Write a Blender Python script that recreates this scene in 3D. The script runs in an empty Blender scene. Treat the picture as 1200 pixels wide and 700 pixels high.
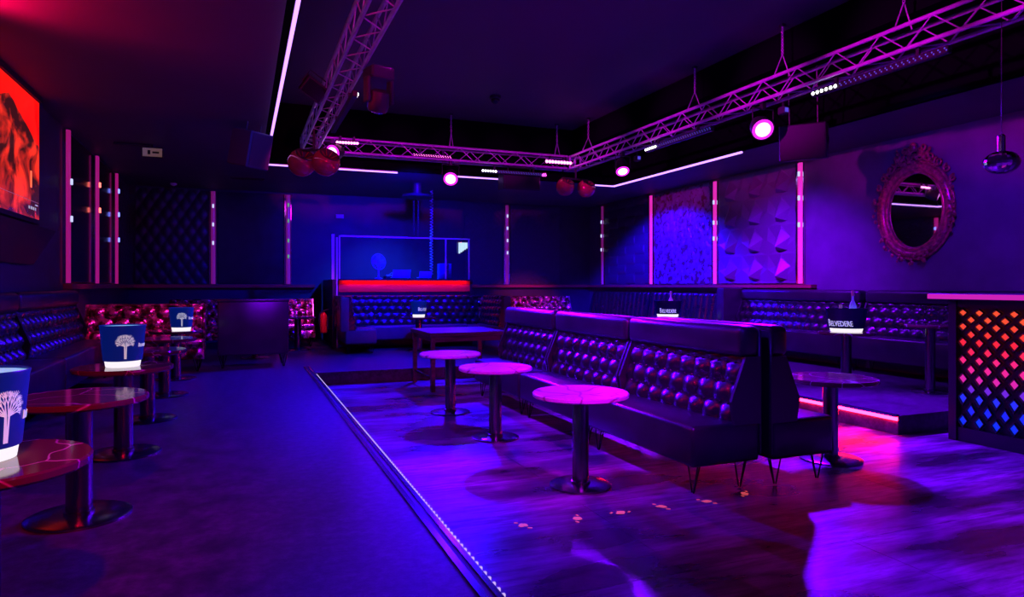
import bpy, bmesh, math, random
from mathutils import Vector, Matrix
random.seed(7)
PI = math.pi
sc = bpy.context.scene
COL = sc.collection

# ------------------------------------------------------------------ camera
cam_d = bpy.data.cameras.new('camera')
cam = bpy.data.objects.new('camera', cam_d); COL.objects.link(cam)
cam.location = (0, 0, 1.38)
cam.rotation_euler = (PI/2, 0, -math.atan(317/790))
cam_d.sensor_width = 36; cam_d.lens = 790/1200*36
cam_d.shift_y = -15/1200
cam_d.clip_start = .02
sc.camera = cam

# ------------------------------------------------------------------ world, exposure
w = bpy.data.worlds.new('world'); sc.world = w; w.use_nodes = True
w.node_tree.nodes['Background'].inputs[0].default_value = (.12, .03, .5, 1)
w.node_tree.nodes['Background'].inputs[1].default_value = .005
sc.view_settings.view_transform = 'Standard'
sc.view_settings.look = 'None'
sc.view_settings.gamma = 1
sc.view_settings.use_curve_mapping = False
sc.view_settings.exposure = 0.0

# ------------------------------------------------------------------ spotlights without fixtures: some at the par lamps, most added as fill
def spot(name, loc, target, col, watt, angle, blend=.6, size=.08):
    d = bpy.data.lights.new(name, 'SPOT'); o = bpy.data.objects.new(name, d); COL.objects.link(o)
    o.location = loc
    o.rotation_euler = (Vector(target)-Vector(loc)).to_track_quat('-Z', 'Y').to_euler()
    d.color = col; d.energy = watt; d.spot_size = math.radians(angle); d.spot_blend = blend; d.shadow_soft_size = size
    return o
BLUE = (.02, .0, 1); PURP = (.22, 0, 1); MAG = (.75, .0, 1); PINK = (1, .0, .45); RED = (1, .0, .02); VIOL = (.4, 0, 1)
# key behind the middle benches: throws their shadow to the front
spot('wash_right_truss', (6.7, 7.35, 3.42), (4.6, 3.2, -.2), (.13, 0, 1), 4200, 110, .5, .1)
spot('wash_right_truss_far', (6.7, 11.1, 3.4), (5.2, 6.6, 0), (.16, 0, 1), 1100, 100, .6)
spot('wash_back_truss', (3.93, 13.0, 3.42), (2.1, 10.8, -.2), BLUE, 3600, 90, .9)
spot('wash_left_corner', (1.55, 12.7, 3.75), (.5, 10.0, 0), BLUE, 1500, 62, .95)
spot('wash_left_truss_front', (1.45, 1.0, 3.85), (2.3, 5.4, .2), (.05, 0, 1), 800, 46, .7)
spot('fill_left_truss_bench', (1.4, 7.4, 3.88), (3.6, 7.3, .8), (.10, 0, 1), 1200, 72, .8, .05)  # unseen fill added for highlights on the bench fronts
spot('fill_left_truss_bench_near', (1.4, 4.9, 3.88), (3.5, 5.3, .8), (.10, 0, 1), 900, 46, .8, .05)  # same added fill for the nearest bench
spot('wash_left_truss_tables', (1.5, .6, 3.85), (2.45, 5.9, .3), (1, .0, .75), 1300, 34, .9)
spot('wash_left_truss_floor', (1.2, 8.6, 3.85), (-.3, 4.9, 0), (.06, 0, 1), 240, 80, .95)
spot('fill_left_front', (-.3, .4, 3.65), (-1.0, 4.0, .72), (1, 0, .03), 560, 42, .9)  # unseen red fill added over the left tables
spot('fill_screen_top', (-2.2, 6.7, 3.38), (-1.5, 6.4, 3.74), (1, 0, .07), 190, 165, .9, .03)  # unseen red fill added to redden the ceiling above the screen
spot('wash_bar_side', (6.85, 1.4, 3.85), (6.3, .95, -.2), (.28, 0, 1), 1200, 72, .04, .03)
spot('wash_dj', (3.3, 13.0, 3.55), (3.3, 16.8, .9), (.005, 0, 1), 1900, 112, 1)
spot('wash_dj_inside', (3.5, 16.0, 3.65), (3.5, 17.2, .1), (.01, .06, 1), 1500, 96, 1)
spot('fill_sofa_end', (2.0, 9.5, 3.8), (2.4, 13.9, .4), (0, .01, 1), 900, 26, .9)  # unseen blue fill added for the booth sofa end
spot('fill_sofa_back', (1.2, 6.0, 3.8), (.2, 12.1, .55), (.2, 0, 1), 1500, 18, .9)  # unseen fill added on the black sofa back
spot('fill_mirror', (6.85, 5.9, 3.7), (9.7, 7.4, 2.6), (1, 0, .12), 90, 24, .9)  # unseen fill added to redden the mirror frame
spot('truss_fill_left', (.62, -1.0, 3.62), (1.17, 8.0, 4.02), (1, 0, .22), 1500, 9, .7)  # unseen fill added along the left truss
spot('truss_fill_left', (.30, .2, 3.3), (1.17, 4.2, 4.08), (1, 0, .30), 130, 24, .8)  # second added fill, for the near part of the left truss
spot('fill_corner_bench', (1.7, 12.7, 3.75), (3.4, 6.3, .8), (.07, 0, 1), 4600, 42, .8)  # unseen fill added to put blue highlights on the bench tufts
spot('fill_back_bench', (4.4, 13.0, 3.5), (3.5, 7.2, 1.0), (.5, 0, 1), 1900, 15, .7)  # unseen fill added for violet highlights on the benches
spot('fill_floral_right', (6.0, 13.0, 3.8), (7.4, 17.2, .95), (1, .05, .5), 1700, 26, .9)  # unseen pink fill added for the back right floral bench
spot('fill_floral_left', (2.05, 12.95, 3.7), (1.25, 15.8, .7), (1, .05, .8), 600, 24, .9)  # unseen pink fill added for the back left floral bench
spot('wash_right_wall', (7.2, 5.2, 3.68), (9.75, 7.3, .9), (.08, 0, 1), 480, 100, .9)
spot('wash_right_panels', (7.1, 13.4, 3.70), (9.2, 13.8, -.4), (.02, 0, 1), 4000, 110, .35)
spot('wash_right_facet', (7.2, 9.4, 3.70), (9.6, 9.9, .4), (.17, 0, 1), 2200, 92, 1)
spot('wash_left_bench', (1.0, 7.5, 3.85), (-2.2, 10.0, .6), (.35, 0, .9), 70, 90, .9)
spot('fill_left_bench_back', (1.0, 10.3, 3.85), (-1.5, 12.1, .8), (1, .02, .4), 480, 34, .8)  # unseen pink fill added to brighten the left floral bench
spot('fill_left_speaker', (.9, 8.8, 3.6), (.12, 10.5, 3.36), (0, .02, 1), 160, 40, .5)  # unseen blue fill added on the left loudspeaker
spot('fill_coffer_right', (6.6, 1.8, 4.0), (2.0, 9.5, 4.92), (.12, 0, 1), 420, 50, .9)  # unseen fill added to tint the coffer ceiling
spot('fill_coffer_left', (1.4, 1.8, 4.0), (5.5, 9.5, 4.92), (.12, 0, 1), 420, 50, .9)  # matching added ceiling fill from the left
for k, yy in enumerate((3.6, 5.4, 7.4, 9.6, 12.0)):
    spot('truss_fill_right', (1.4, 3.0+k*1.6, 3.98), (6.66, yy, 4.08), (.85, 0, .9), 1400, 21, .8)  # unseen fills added to brighten the right truss
    spot('truss_fill_back', (2.0+k*.8, 8.0, 3.98), (1.9+k*1.1, 13.2, 4.08), (.75, 0, .8), 600, 15, .8)  # unseen fills added to brighten the back truss

# ------------------------------------------------------------------ materials
def mat(name, col, rough=.5, metal=0, spec=.5, emit=None, es=0, coat=0):
    m = bpy.data.materials.new(name); m.use_nodes = True
    b = m.node_tree.nodes['Principled BSDF']
    b.inputs['Base Color'].default_value = (*col, 1); b.inputs['Roughness'].default_value = rough
    b.inputs['Metallic'].default_value = metal; b.inputs['Specular IOR Level'].default_value = spec
    b.inputs['Coat Weight'].default_value = coat
    if emit: b.inputs['Emission Color'].default_value = (*emit, 1); b.inputs['Emission Strength'].default_value = es
    return m
def N(m, t, **kw):
    n = m.node_tree.nodes.new(t)
    for k, v in kw.items(): setattr(n, k, v)
    return n
def noise_mat(name, c0, c1, scale, r0=.3, r1=.5, metal=0, spec=.5, bump=.0, bscale=None, lo=.35, hi=.65, detail=6, stretch=(1,1,1), coat=0):
    m = mat(name, c0, r0, metal, spec, coat=coat); L = m.node_tree.links; b = m.node_tree.nodes['Principled BSDF']
    tc = N(m, 'ShaderNodeTexCoord'); mp = N(m, 'ShaderNodeMapping'); mp.inputs['Scale'].default_value = stretch
    nz = N(m, 'ShaderNodeTexNoise'); nz.inputs['Scale'].default_value = scale; nz.inputs['Detail'].default_value = detail
    L.new(tc.outputs['Object'], mp.inputs[0]); L.new(mp.outputs[0], nz.inputs['Vector'])
    cr = N(m, 'ShaderNodeValToRGB'); cr.color_ramp.elements[0].position = lo; cr.color_ramp.elements[1].position = hi
    cr.color_ramp.elements[0].color = (*c0, 1); cr.color_ramp.elements[1].color = (*c1, 1)
    L.new(nz.outputs[0], cr.inputs[0]); L.new(cr.outputs[0], b.inputs['Base Color'])
    mr = N(m, 'ShaderNodeMapRange'); mr.inputs['From Min'].default_value = lo; mr.inputs['From Max'].default_value = hi
    mr.inputs['To Min'].default_value = r0; mr.inputs['To Max'].default_value = r1
    L.new(nz.outputs[0], mr.inputs[0]); L.new(mr.outputs[0], b.inputs['Roughness'])
    if bump:
        n2 = N(m, 'ShaderNodeTexNoise'); n2.inputs['Scale'].default_value = bscale or scale*4
        L.new(tc.outputs['Object'], n2.inputs['Vector'])
        bp = N(m, 'ShaderNodeBump'); bp.inputs['Strength'].default_value = bump; bp.inputs['Distance'].default_value = .01
        L.new(n2.outputs[0], bp.inputs['Height']); L.new(bp.outputs[0], b.inputs['Normal'])
    return m
def emis(name, col, s): return mat(name, (.02,.02,.02), .4, emit=col, es=s)

def marble(name, base, vein, rough=.12, w0=.012, scale=1.6):
    m = mat(name, base, rough); L = m.node_tree.links; b = m.node_tree.nodes['Principled BSDF']
    tc = N(m, 'ShaderNodeTexCoord'); oi = N(m, 'ShaderNodeObjectInfo'); ad = N(m, 'ShaderNodeVectorMath', operation='ADD')
    sc_ = N(m, 'ShaderNodeVectorMath', operation='SCALE'); sc_.inputs[3].default_value = 9
    cb = N(m, 'ShaderNodeCombineXYZ'); L.new(oi.outputs['Random'], cb.inputs[0]); L.new(oi.outputs['Random'], cb.inputs[1])
    L.new(cb.outputs[0], sc_.inputs[0]); L.new(tc.outputs['Object'], ad.inputs[0]); L.new(sc_.outputs[0], ad.inputs[1])
    dn = N(m, 'ShaderNodeTexNoise'); dn.inputs['Scale'].default_value = 3; L.new(ad.outputs[0], dn.inputs['Vector'])
    mx = N(m, 'ShaderNodeVectorMath', operation='MULTIPLY_ADD'); mx.inputs[1].default_value = (.25,.25,.25)
    L.new(dn.outputs[1], mx.inputs[0]); L.new(ad.outputs[0], mx.inputs[2])
    vo = N(m, 'ShaderNodeTexVoronoi', feature='DISTANCE_TO_EDGE'); vo.inputs['Scale'].default_value = scale
    L.new(mx.outputs[0], vo.inputs['Vector'])
    cr = N(m, 'ShaderNodeValToRGB'); e = cr.color_ramp.elements
    e[0].position = 0; e[0].color = (*vein, 1); e[1].position = w0; e[1].color = (*base, 1)
    L.new(vo.outputs[0], cr.inputs[0]); L.new(cr.outputs[0], b.inputs['Base Color'])
    return m

M = {}
M['floor'] = noise_mat('floor_vinyl', (.035,.033,.035), (.10,.095,.10), 5, .38, .46, bump=.08, bscale=90, detail=15, spec=.4, lo=.3, hi=.75)
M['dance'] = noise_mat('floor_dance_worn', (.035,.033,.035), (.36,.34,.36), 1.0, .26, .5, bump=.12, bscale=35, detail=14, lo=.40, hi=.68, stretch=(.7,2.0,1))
def add_streaks(m, scale, stretch, lo, hi, dark):
    L = m.node_tree.links; b = m.node_tree.nodes['Principled BSDF']; src = b.inputs['Base Color'].links[0].from_socket
    tc = N(m, 'ShaderNodeTexCoord'); mp = N(m, 'ShaderNodeMapping'); mp.inputs['Scale'].default_value = stretch
    mp.inputs['Rotation'].default_value = (0, 0, .06)
    nz = N(m, 'ShaderNodeTexNoise'); nz.inputs['Scale'].default_value = scale; nz.inputs['Detail'].default_value = 10; nz.inputs['Roughness'].default_value = .7
    L.new(tc.outputs['Object'], mp.inputs[0]); L.new(mp.outputs[0], nz.inputs['Vector'])
    mr = N(m, 'ShaderNodeMapRange'); mr.inputs['From Min'].default_value = lo; mr.inputs['From Max'].default_value = hi
    mr.inputs['To Min'].default_value = dark; mr.inputs['To Max'].default_value = 1.25
    L.new(nz.outputs[0], mr.inputs[0])
    mx = N(m, 'ShaderNodeMix', data_type='RGBA', blend_type='MULTIPLY'); mx.inputs[0].default_value = 1
    L.new(src, mx.inputs[6]); L.new(mr.outputs[0], mx.inputs[7]); L.new(mx.outputs[2], b.inputs['Base Color'])
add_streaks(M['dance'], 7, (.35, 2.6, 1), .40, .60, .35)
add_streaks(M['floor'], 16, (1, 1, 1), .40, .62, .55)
M['riser'] = mat('riser_black', (.03,.03,.035), .4)
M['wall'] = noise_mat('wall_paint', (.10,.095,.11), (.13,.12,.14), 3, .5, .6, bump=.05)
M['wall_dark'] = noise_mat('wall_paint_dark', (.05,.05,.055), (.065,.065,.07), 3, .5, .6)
M['ceil'] = noise_mat('ceiling_paint', (.07,.07,.075), (.085,.085,.09), 2, .6, .7)
M['bulk'] = mat('bulkhead_paint', (.004,.004,.005), .8, 0, .0)
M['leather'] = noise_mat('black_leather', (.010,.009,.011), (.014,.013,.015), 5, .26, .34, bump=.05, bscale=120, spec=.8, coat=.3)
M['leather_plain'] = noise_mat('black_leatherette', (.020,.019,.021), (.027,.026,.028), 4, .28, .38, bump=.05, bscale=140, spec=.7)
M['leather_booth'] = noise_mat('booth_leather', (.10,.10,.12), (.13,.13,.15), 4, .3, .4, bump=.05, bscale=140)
M['button'] = mat('button_leather', (.03,.03,.03), .3)
M['steel'] = mat('black_steel', (.02,.02,.022), .3, 1)
M['chrome'] = mat('chrome', (.75,.75,.78), .12, 1)
M['brushed'] = mat('dark_brushed_steel', (.22,.22,.24), .22, 1)
M['alu'] = noise_mat('truss_aluminium', (.55,.53,.56), (.7,.68,.7), 8, .3, .4, metal=.25)
M['blackplastic'] = mat('black_plastic', (.02,.02,.022), .45)
M['speaker'] = mat('speaker_grey', (.04,.04,.045), .5)
M['marble_b'] = marble('black_marble', (.15,.045,.05), (.8,.6,.62), .09, .014, 2.3)
M['marble_w'] = marble('white_marble', (.72,.64,.72), (.2,.13,.18), .32, .03, 2.4)
M['wood'] = noise_mat('dark_wood', (.07,.045,.035), (.16,.10,.08), 3, .3, .4, stretch=(1,9,9))
M['redwood'] = noise_mat('red_lacquer', (.55,.03,.03), (.68,.05,.045), 3, .35, .45, stretch=(1,8,8))
M['floral'] = noise_mat('damask_velvet', (.14,.02,.04), (.85,.32,.48), 9, .10, .3, metal=.8, spec=.9, bump=.35, bscale=28, lo=.42, hi=.58, detail=3)
M['panel_quilt'] = mat('quilted_vinyl', (.035,.032,.04), .38)
M['panel_gloss'] = mat('gloss_panel', (.012,.011,.014), .12)
M['panel_black'] = noise_mat('black_panel', (.012,.011,.014), (.02,.018,.022), 4, .3, .4)
M['panel_facet'] = mat('facet_panel', (.16,.15,.17), .36)
M['panel_weave'] = mat('weave_panel', (.07,.07,.08), .4)
M['panel_pebble'] = noise_mat('pebble_panel', (.12,.03,.05), (.22,.22,.26), 9, .3, .4, lo=.42, hi=.52, detail=2)
M['ledge'] = mat('ledge_lacquer', (.6,.12,.12), .25, .5)
M['tube'] = mat('led_tube_pink', (.3,.1,.25), .15, emit=(1,.03,.55), es=.75)
M['tube_left'] = mat('led_tube_rose', (.3,.1,.2), .15, emit=(1,.02,.42), es=.30)
M['tube_back'] = mat('led_tube_violet', (.3,.1,.3), .15, emit=(.7,.03,.5), es=.16)
M['satin'] = mat('satin_steel', (.8,.8,.85), .34, .7)
M['led_violet'] = emis('led_violet', (.50,.22,1), 2.6)
M['led_white'] = emis('led_white', (1,1,1), 5)
M['led_dot'] = emis('led_dot', (.75,.6,1), .8)
M['led_dim'] = emis('led_dim_blue', (.12,.08,.9), .8)
M['led_pink'] = emis('led_pink', (1,.16,.62), 6)
M['led_red'] = emis('led_red', (1,.005,.025), 60)
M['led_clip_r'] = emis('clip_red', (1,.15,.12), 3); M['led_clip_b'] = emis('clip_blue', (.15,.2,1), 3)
M['glint_w'] = emis('glint_white', (.55,.6,1), 1.2); M['led_clip_g'] = emis('clip_green', (.2,.8,.35), .5)  # white one paints lamp reflections on the tubes as a glow
M['lens'] = emis('par_lens', (1,.42,1), 4); M['halo_ring'] = emis('par_halo', (.9,.02,1), 1.6)
M['bar_edge'] = emis('bar_edge_magenta', (.75,.02,.55), .8)
M['bucket'] = mat('bucket_blue', (.005,.02,.16), .35, emit=(.0,.016,.26), es=.40)
M['bucket_dark'] = mat('bucket_black', (.012,.012,.03), .25, emit=(.0,.0,.06), es=.15)
M['bucket_in'] = mat('bucket_inner', (.3,.6,.8), .4, emit=(.25,.6,.8), es=.5)
M['bucket_base'] = emis('bucket_base_light', (1,.92,1), 1.0)
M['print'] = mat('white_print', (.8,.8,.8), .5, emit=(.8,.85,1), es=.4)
M['glassy'] = None
M['mirror'] = mat('mirror_glass', (.9,.9,.92), .02, 1)
M['frame'] = noise_mat('red_gilt', (.34,.05,.08), (.7,.13,.17), 20, .3, .4, metal=.5)
M['ball'] = mat('ball_red', (.75,.06,.09), .16, .2, coat=.6)
M['ball_dark'] = mat('ball_inner', (.10,.02,.03), .4)
M['paper'] = mat('white_paper', (.8,.8,.8), .6)
M['ext'] = mat('extinguisher_red', (.6,.02,.02), .3)
M['mark'] = mat('mark_pink', (.75,.14,.12), .5, emit=(1,.12,.10), es=.45)  # pink marks glowing by their own emission
M['fan'] = mat('fan_plastic', (.75,.78,.85), .4)
M['bottle_glass'] = mat('frosted_bottle', (.55,.5,.7), .15, 0)
M['cork'] = mat('pink_foil', (.8,.15,.3), .3)
M['signface'] = mat('sign_face', (.75,.62,.45), .5, emit=(1,.75,.4), es=.06)
M['disco'] = mat('disco_tile', (.8,.78,.8), .06, 1)
def glass_mat(name, tint=(.75,.8,1)):
    m = bpy.data.materials.new(name); m.use_nodes = True; nt = m.node_tree; nt.nodes.clear()
    out = nt.nodes.new('ShaderNodeOutputMaterial'); mx = nt.nodes.new('ShaderNodeMixShader')
    t = nt.nodes.new('ShaderNodeBsdfTransparent'); t.inputs[0].default_value = (*tint, 1)
    g = nt.nodes.new('ShaderNodeBsdfGlossy'); g.inputs['Roughness'].default_value = .02
    f = nt.nodes.new('ShaderNodeFresnel'); f.inputs[0].default_value = 1.5
    nt.links.new(f.outputs[0], mx.inputs[0]); nt.links.new(t.outputs[0], mx.inputs[1]); nt.links.new(g.outputs[0], mx.inputs[2])
    nt.links.new(mx.outputs[0], out.inputs[0]); return m
M['glassy'] = glass_mat('clear_pane')

# ------------------------------------------------------------------ helpers
class MB:
    def __init__(s): s.v = []; s.f = []
    def add(s, v, f):
        o = len(s.v); s.v += [tuple(p) for p in v]; s.f += [tuple(i+o for i in q) for q in f]; return s
    def box(s, x0, x1, y0, y1, z0, z1):
        return s.add([(x0,y0,z0),(x1,y0,z0),(x1,y1,z0),(x0,y1,z0),(x0,y0,z1),(x1,y0,z1),(x1,y1,z1),(x0,y1,z1)],
                     [(0,3,2,1),(4,5,6,7),(0,1,5,4),(1,2,6,5),(2,3,7,6),(3,0,4,7)])
    def rbox(s, x0, x1, y0, y1, z0, z1, r=.02, seg=2):
        bm = bmesh.new(); bmesh.ops.create_cube(bm, size=1)
        for v in bm.verts: v.co = ((x0+x1)/2+v.co.x*(x1-x0), (y0+y1)/2+v.co.y*(y1-y0), (z0+z1)/2+v.co.z*(z1-z0))
        bmesh.ops.bevel(bm, geom=bm.edges[:], offset=r, segments=seg, profile=.5, affect='EDGES')
        bm.verts.index_update()
        s.add([v.co[:] for v in bm.verts], [[v.index for v in f.verts] for f in bm.faces]); bm.free(); return s
    def tube(s, pts, r, seg=8, caps=True, closed=False):
        pts = [Vector(p) for p in pts]; n = len(pts); rs = r if isinstance(r, (list, tuple)) else [r]*n
        v = []; f = []; prev = None
        for i, p in enumerate(pts):
            if closed: d = pts[(i+1) % n]-pts[i-1]
            else: d = pts[min(i+1, n-1)]-pts[max(i-1, 0)]
            d.normalize()
            if prev is None:
                a = d.orthogonal().normalized()
            else:
                a = (prev-d*prev.dot(d)); a = a.normalized() if a.length > 1e-6 else d.orthogonal().normalized()
            prev = a; b = d.cross(a)
            for k in range(seg):
                t = 2*PI*k/seg; v.append(p+(a*math.cos(t)+b*math.sin(t))*rs[i])
        m = n if closed else n-1
        for i in range(m):
            j = (i+1) % n
            for k in range(seg):
                f.append((i*seg+k, i*seg+(k+1) % seg, j*seg+(k+1) % seg, j*seg+k))
        if caps and not closed:
            f.append(tuple(range(seg-1, -1, -1))); f.append(tuple((n-1)*seg+k for k in range(seg)))
        return s.add(v, f)
    def lathe(s, prof, seg=32, c=(0,0,0), sx=1, sy=1, cap0=True, cap1=True):
        v = []; f = []; n = len(prof)
        for r, z in prof:
            for k in range(seg):
                t = 2*PI*k/seg; v.append((c[0]+r*sx*math.cos(t), c[1]+r*sy*math.sin(t), c[2]+z))
        for i in range(n-1):
            for k in range(seg): f.append((i*seg+k, i*seg+(k+1) % seg, (i+1)*seg+(k+1) % seg, (i+1)*seg+k))
        if cap0: f.append(tuple(range(seg-1, -1, -1)))
        if cap1: f.append(tuple((n-1)*seg+k for k in range(seg)))
        return s.add(v, f)
    def ball(s, c, r, seg=12, rings=8, sq=(1,1,1)):
        prof = [(max(1e-4, r*math.sin(PI*i/rings)), -r*math.cos(PI*i/rings)) for i in range(rings+1)]
        m = MB().lathe(prof, seg, cap0=False, cap1=False)
        return s.add([(c[0]+x*sq[0], c[1]+y*sq[1], c[2]+z*sq[2]) for x, y, z in m.v], m.f)
    def xf(s, mtx): s.v = [tuple(mtx @ Vector(p)) for p in s.v]; return s
    def mesh(s, name, m, smooth=False, ang=None):
        me = bpy.data.meshes.new(name); me.from_pydata(s.v, [], s.f); me.materials.append(m)
        if smooth:
            me.polygons.foreach_set('use_smooth', [True]*len(me.polygons))
            me.set_sharp_from_angle(angle=math.radians(ang or 40))
        me.update(); return me
    def build(s, name, m, parent=None, smooth=False, ang=None, label=None):
        return link(name, s.mesh(name, m, smooth, ang), parent, label)
def link(name, me, parent=None, label=None):
    o = bpy.data.objects.new(name, me); COL.objects.link(o)
    if parent: o.parent = parent
    if label: o['label'] = label
    return o
def thing(name, label, cat, loc=(0,0,0), rz=0, group=None, rot=None):
    o = bpy.data.objects.new(name, None); COL.objects.link(o); o.empty_display_size = .1
    o.location = loc; o.rotation_euler = rot or (0, 0, rz); o['label'] = label; o['category'] = cat
    if group: o['group'] = group
    return o
def tag(o, label, cat, group=None):
    o['label'] = label; o['category'] = cat
    if group: o['group'] = group
    return o
def struct(name, mb, m, parent=None):
    o = mb.build(name, m, parent); o['kind'] = 'structure'; return o
def kids(o): return [c for c in COL.objects if c.parent == o]
def dup(root, label, loc, rz=0, group=None, rot=None):
    r = root.copy(); COL.objects.link(r); r.location = loc; r.rotation_euler = rot or (0, 0, rz); r['label'] = label
    if group: r['group'] = group
    for ch in kids(root):
        c = ch.copy(); COL.objects.link(c); c.parent = r
        for g in kids(ch):
            d = g.copy(); COL.objects.link(d); d.parent = c
    return r
def stuff(o): o['kind'] = 'stuff'; return o

# ------------------------------------------------------------------ room dimensions
XL, XR, YB, YF = -2.45, 9.75, 18.0, -3.0
ZC = 3.74           # low ceiling
ZU = 4.92           # coffer ceiling
ZD = -.2            # sunken dance floor
XS, XP, YS, YP = 1.06, 6.45, 11.05, 5.1      # step edge, platform edge, far riser, platform end
CX0, CX1, CY1 = .446, 8.07, 13.75

# floors
struct('floor', MB().box(XL, XS, YF, YB, -.4, 0).box(XS, XR, YS, YB, -.4, 0), M['floor'])
struct('floor_platform', MB().box(XP, XR, YP, YS, -.4, 0), M['floor'])
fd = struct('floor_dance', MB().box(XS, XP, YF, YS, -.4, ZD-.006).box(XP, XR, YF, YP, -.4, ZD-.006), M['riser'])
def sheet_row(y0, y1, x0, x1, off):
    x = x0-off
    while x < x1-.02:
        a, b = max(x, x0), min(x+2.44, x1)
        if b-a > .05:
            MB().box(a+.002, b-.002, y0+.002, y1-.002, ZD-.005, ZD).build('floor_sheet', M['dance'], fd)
        x += 2.44
y = YF; k = 0
while y < YS-.05:
    y1 = min(y+1.22, YS)
    if y < YP < y1: y1 = YP
    sheet_row(y, y1, XS, XP if y >= YP-.01 else XR, (k % 2)*1.22); y = y1; k += 1
# step nosing along the left edge of the dance floor
nose = thing('step_nosing', 'long chrome step nosing with white light dots along the dance floor edge', 'step edging', (XS, 7.3, 0))
MB().box(-.085, -.05, -5.6, 4.6, .0, .012).build('rail', M['brushed'], nose)
MB().box(-.02, .012, -5.6, 4.6, -.03, .014).build('rail', M['brushed'], nose)
MB().box(-.05, -.02, -5.6, 4.6, .0, .006).build('tread_strip', M['blackplastic'], nose)
mb = MB(); yy = -5.5
while yy < 3.6:
    mb.box(.012, .03, yy, yy+.016, -.006, .008); yy += .062
stuff(mb.build('light_dot', M['led_dot'], nose))
MB().box(.013, .026, -5.6, 3.7, -.016, -.007).build('light_carrier', M['blackplastic'], nose)
# red lit platform edge
rl = thing('step_light', 'red glowing strip light along the low platform step', 'strip light', (XP, 8.1, 0))
MB().box(-.03, .02, -3.0, 2.9, -.012, .012).build('nosing', M['brushed'], rl)
MB().box(-.024, -.003, -3.0, 2.9, -.05, -.012).build('light_strip', M['led_red'], rl)

# walls
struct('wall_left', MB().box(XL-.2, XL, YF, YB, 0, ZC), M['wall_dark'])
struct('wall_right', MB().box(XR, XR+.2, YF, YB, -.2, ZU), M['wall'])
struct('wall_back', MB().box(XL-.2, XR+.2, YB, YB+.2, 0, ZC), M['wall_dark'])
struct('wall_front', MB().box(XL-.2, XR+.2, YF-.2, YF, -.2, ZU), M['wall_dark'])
# ceilings
struct('ceiling', MB().box(XL-.2, CX0-.1, YF, YB, ZC, ZC+.2).box(CX0-.1, XR+.2, CY1+.1, YB, ZC, ZC+.2).box(CX1+.1, XR+.2, YF, CY1+.1, ZC, ZC+.2), M['ceil'])
struct('ceiling_upper', MB().box(CX0, 7.0, YF, CY1, ZU, ZU+.2), M['ceil'])
struct('trim_bulkhead', MB().box(CX0-.1, CX0, YF, CY1+.1, ZC, ZU+.2).box(CX1, CX1+.1, YF, CY1+.1, ZC, ZU)
       .box(CX0, CX1, CY1, CY1+.1, ZC, ZU+.2).box(7.0, CX1+.1, YF, CY1, 4.45, ZU+.2), M['bulk'])
# ledge rails
struct('trim_ledge_left', MB().box(XL, XL+.12, 11.72, YB, 1.33, 1.41), M['ledge'])
struct('trim_ledge_back', MB().box(XL+.12, 1.75, YB-.12, YB, 1.33, 1.41).box(5.6, XR-.12, YB-.12, YB, 1.33, 1.41), M['ledge'])
struct('trim_ledge_right', MB().box(XR-.14, XR, 9.35, YB, 1.34, 1.40), M['ledge'])
# coffer strip lights
t = thing('coffer_strip_light', 'long violet white strip light along the left ceiling recess edge', 'strip light', (CX0, 6, ZC))
MB().box(-.035, -.001, -8.9, CY1-6, -.02, .0).build('profile', M['brushed'], t)
MB().box(-.03, .0, -8.9, CY1-6, -.05, -.02).build('light_strip', M['led_violet'], t)
def strip_x(x0, x1, label):
    t = thing('coffer_strip_light', label, 'strip light', (x0, CY1, ZC))
    MB().box(0, x1-x0, 0, .035, -.02, 0).build('profile', M['brushed'], t)
    MB().box(0, x1-x0, -.005, .03, -.045, -.02).build('light_strip', M['led_violet'], t)
strip_x(CX0, 2.98, 'violet white strip light across the back ceiling, left of the pink lamp')
strip_x(4.17, 5.2, 'short violet white strip light above the glass booth right end')
strip_x(7.35, CX1, 'short violet white strip light at the right back ceiling corner')
t = thing('coffer_strip_light', 'violet white strip light slanting above the pink wall tubes on the right', 'strip light', (CX1, CY1, ZC))
MB().box(0, .035, -4.35, 0, -.02, 0).build('profile', M['brushed'], t)
MB().box(-.005, .03, -4.35, 0, -.05, -.02).build('light_strip', M['led_violet'], t)

# ------------------------------------------------------------------ wall panels and light tubes
def tube_light(label, loc, rz, h, key, glow_points, two=True):
    R0 = .075 if key == 'tube_left' else .05
    t = thing('wall_light_tube', label, 'wall light', loc, rz, None)
    prof = [(R0*math.sin(a), -R0*math.cos(a)-.01) for a in [PI*(i/8-.5) for i in range(9)]]
    v = [(x, yv, z) for z in (.0, h) for x, yv in prof]; n = len(prof)
    MB().add(v, [(i, i+1, n+i+1, n+i) for i in range(n-1)]+[tuple(range(n)), tuple(range(2*n-1, n-1, -1))]).build('tube', M[key], t, True, 50)
    MB().box(-R0-.045, -R0-.005, -.045, 0, 0, h).build('side_profile', M['chrome'], t)
    MB().box(R0+.005, R0+.025, -.03, 0, 0, h).build('side_profile', M['chrome'], t)
    for zc, ck in glow_points: MB().rbox(-.02, .02, -R0-.035, -R0-.005, zc-.045, zc+.045, .006, 1).build('glow_point', M[ck], t)  # small glowing blocks; white ones stand for reflected lamps
    return t
H1 = ZC-.06-1.42
R_ = 'led_clip_r'; B_ = 'led_clip_b'; W_ = 'glint_w'; G_ = 'led_clip_g'
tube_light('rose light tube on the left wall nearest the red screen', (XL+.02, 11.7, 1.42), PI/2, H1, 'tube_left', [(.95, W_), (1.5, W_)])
tube_light('rose light tube with red points, middle of three on left wall', (XL+.02, 13.85, 1.42), PI/2, H1, 'tube_left', [(1.3, R_), (1.75, R_)])
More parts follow.
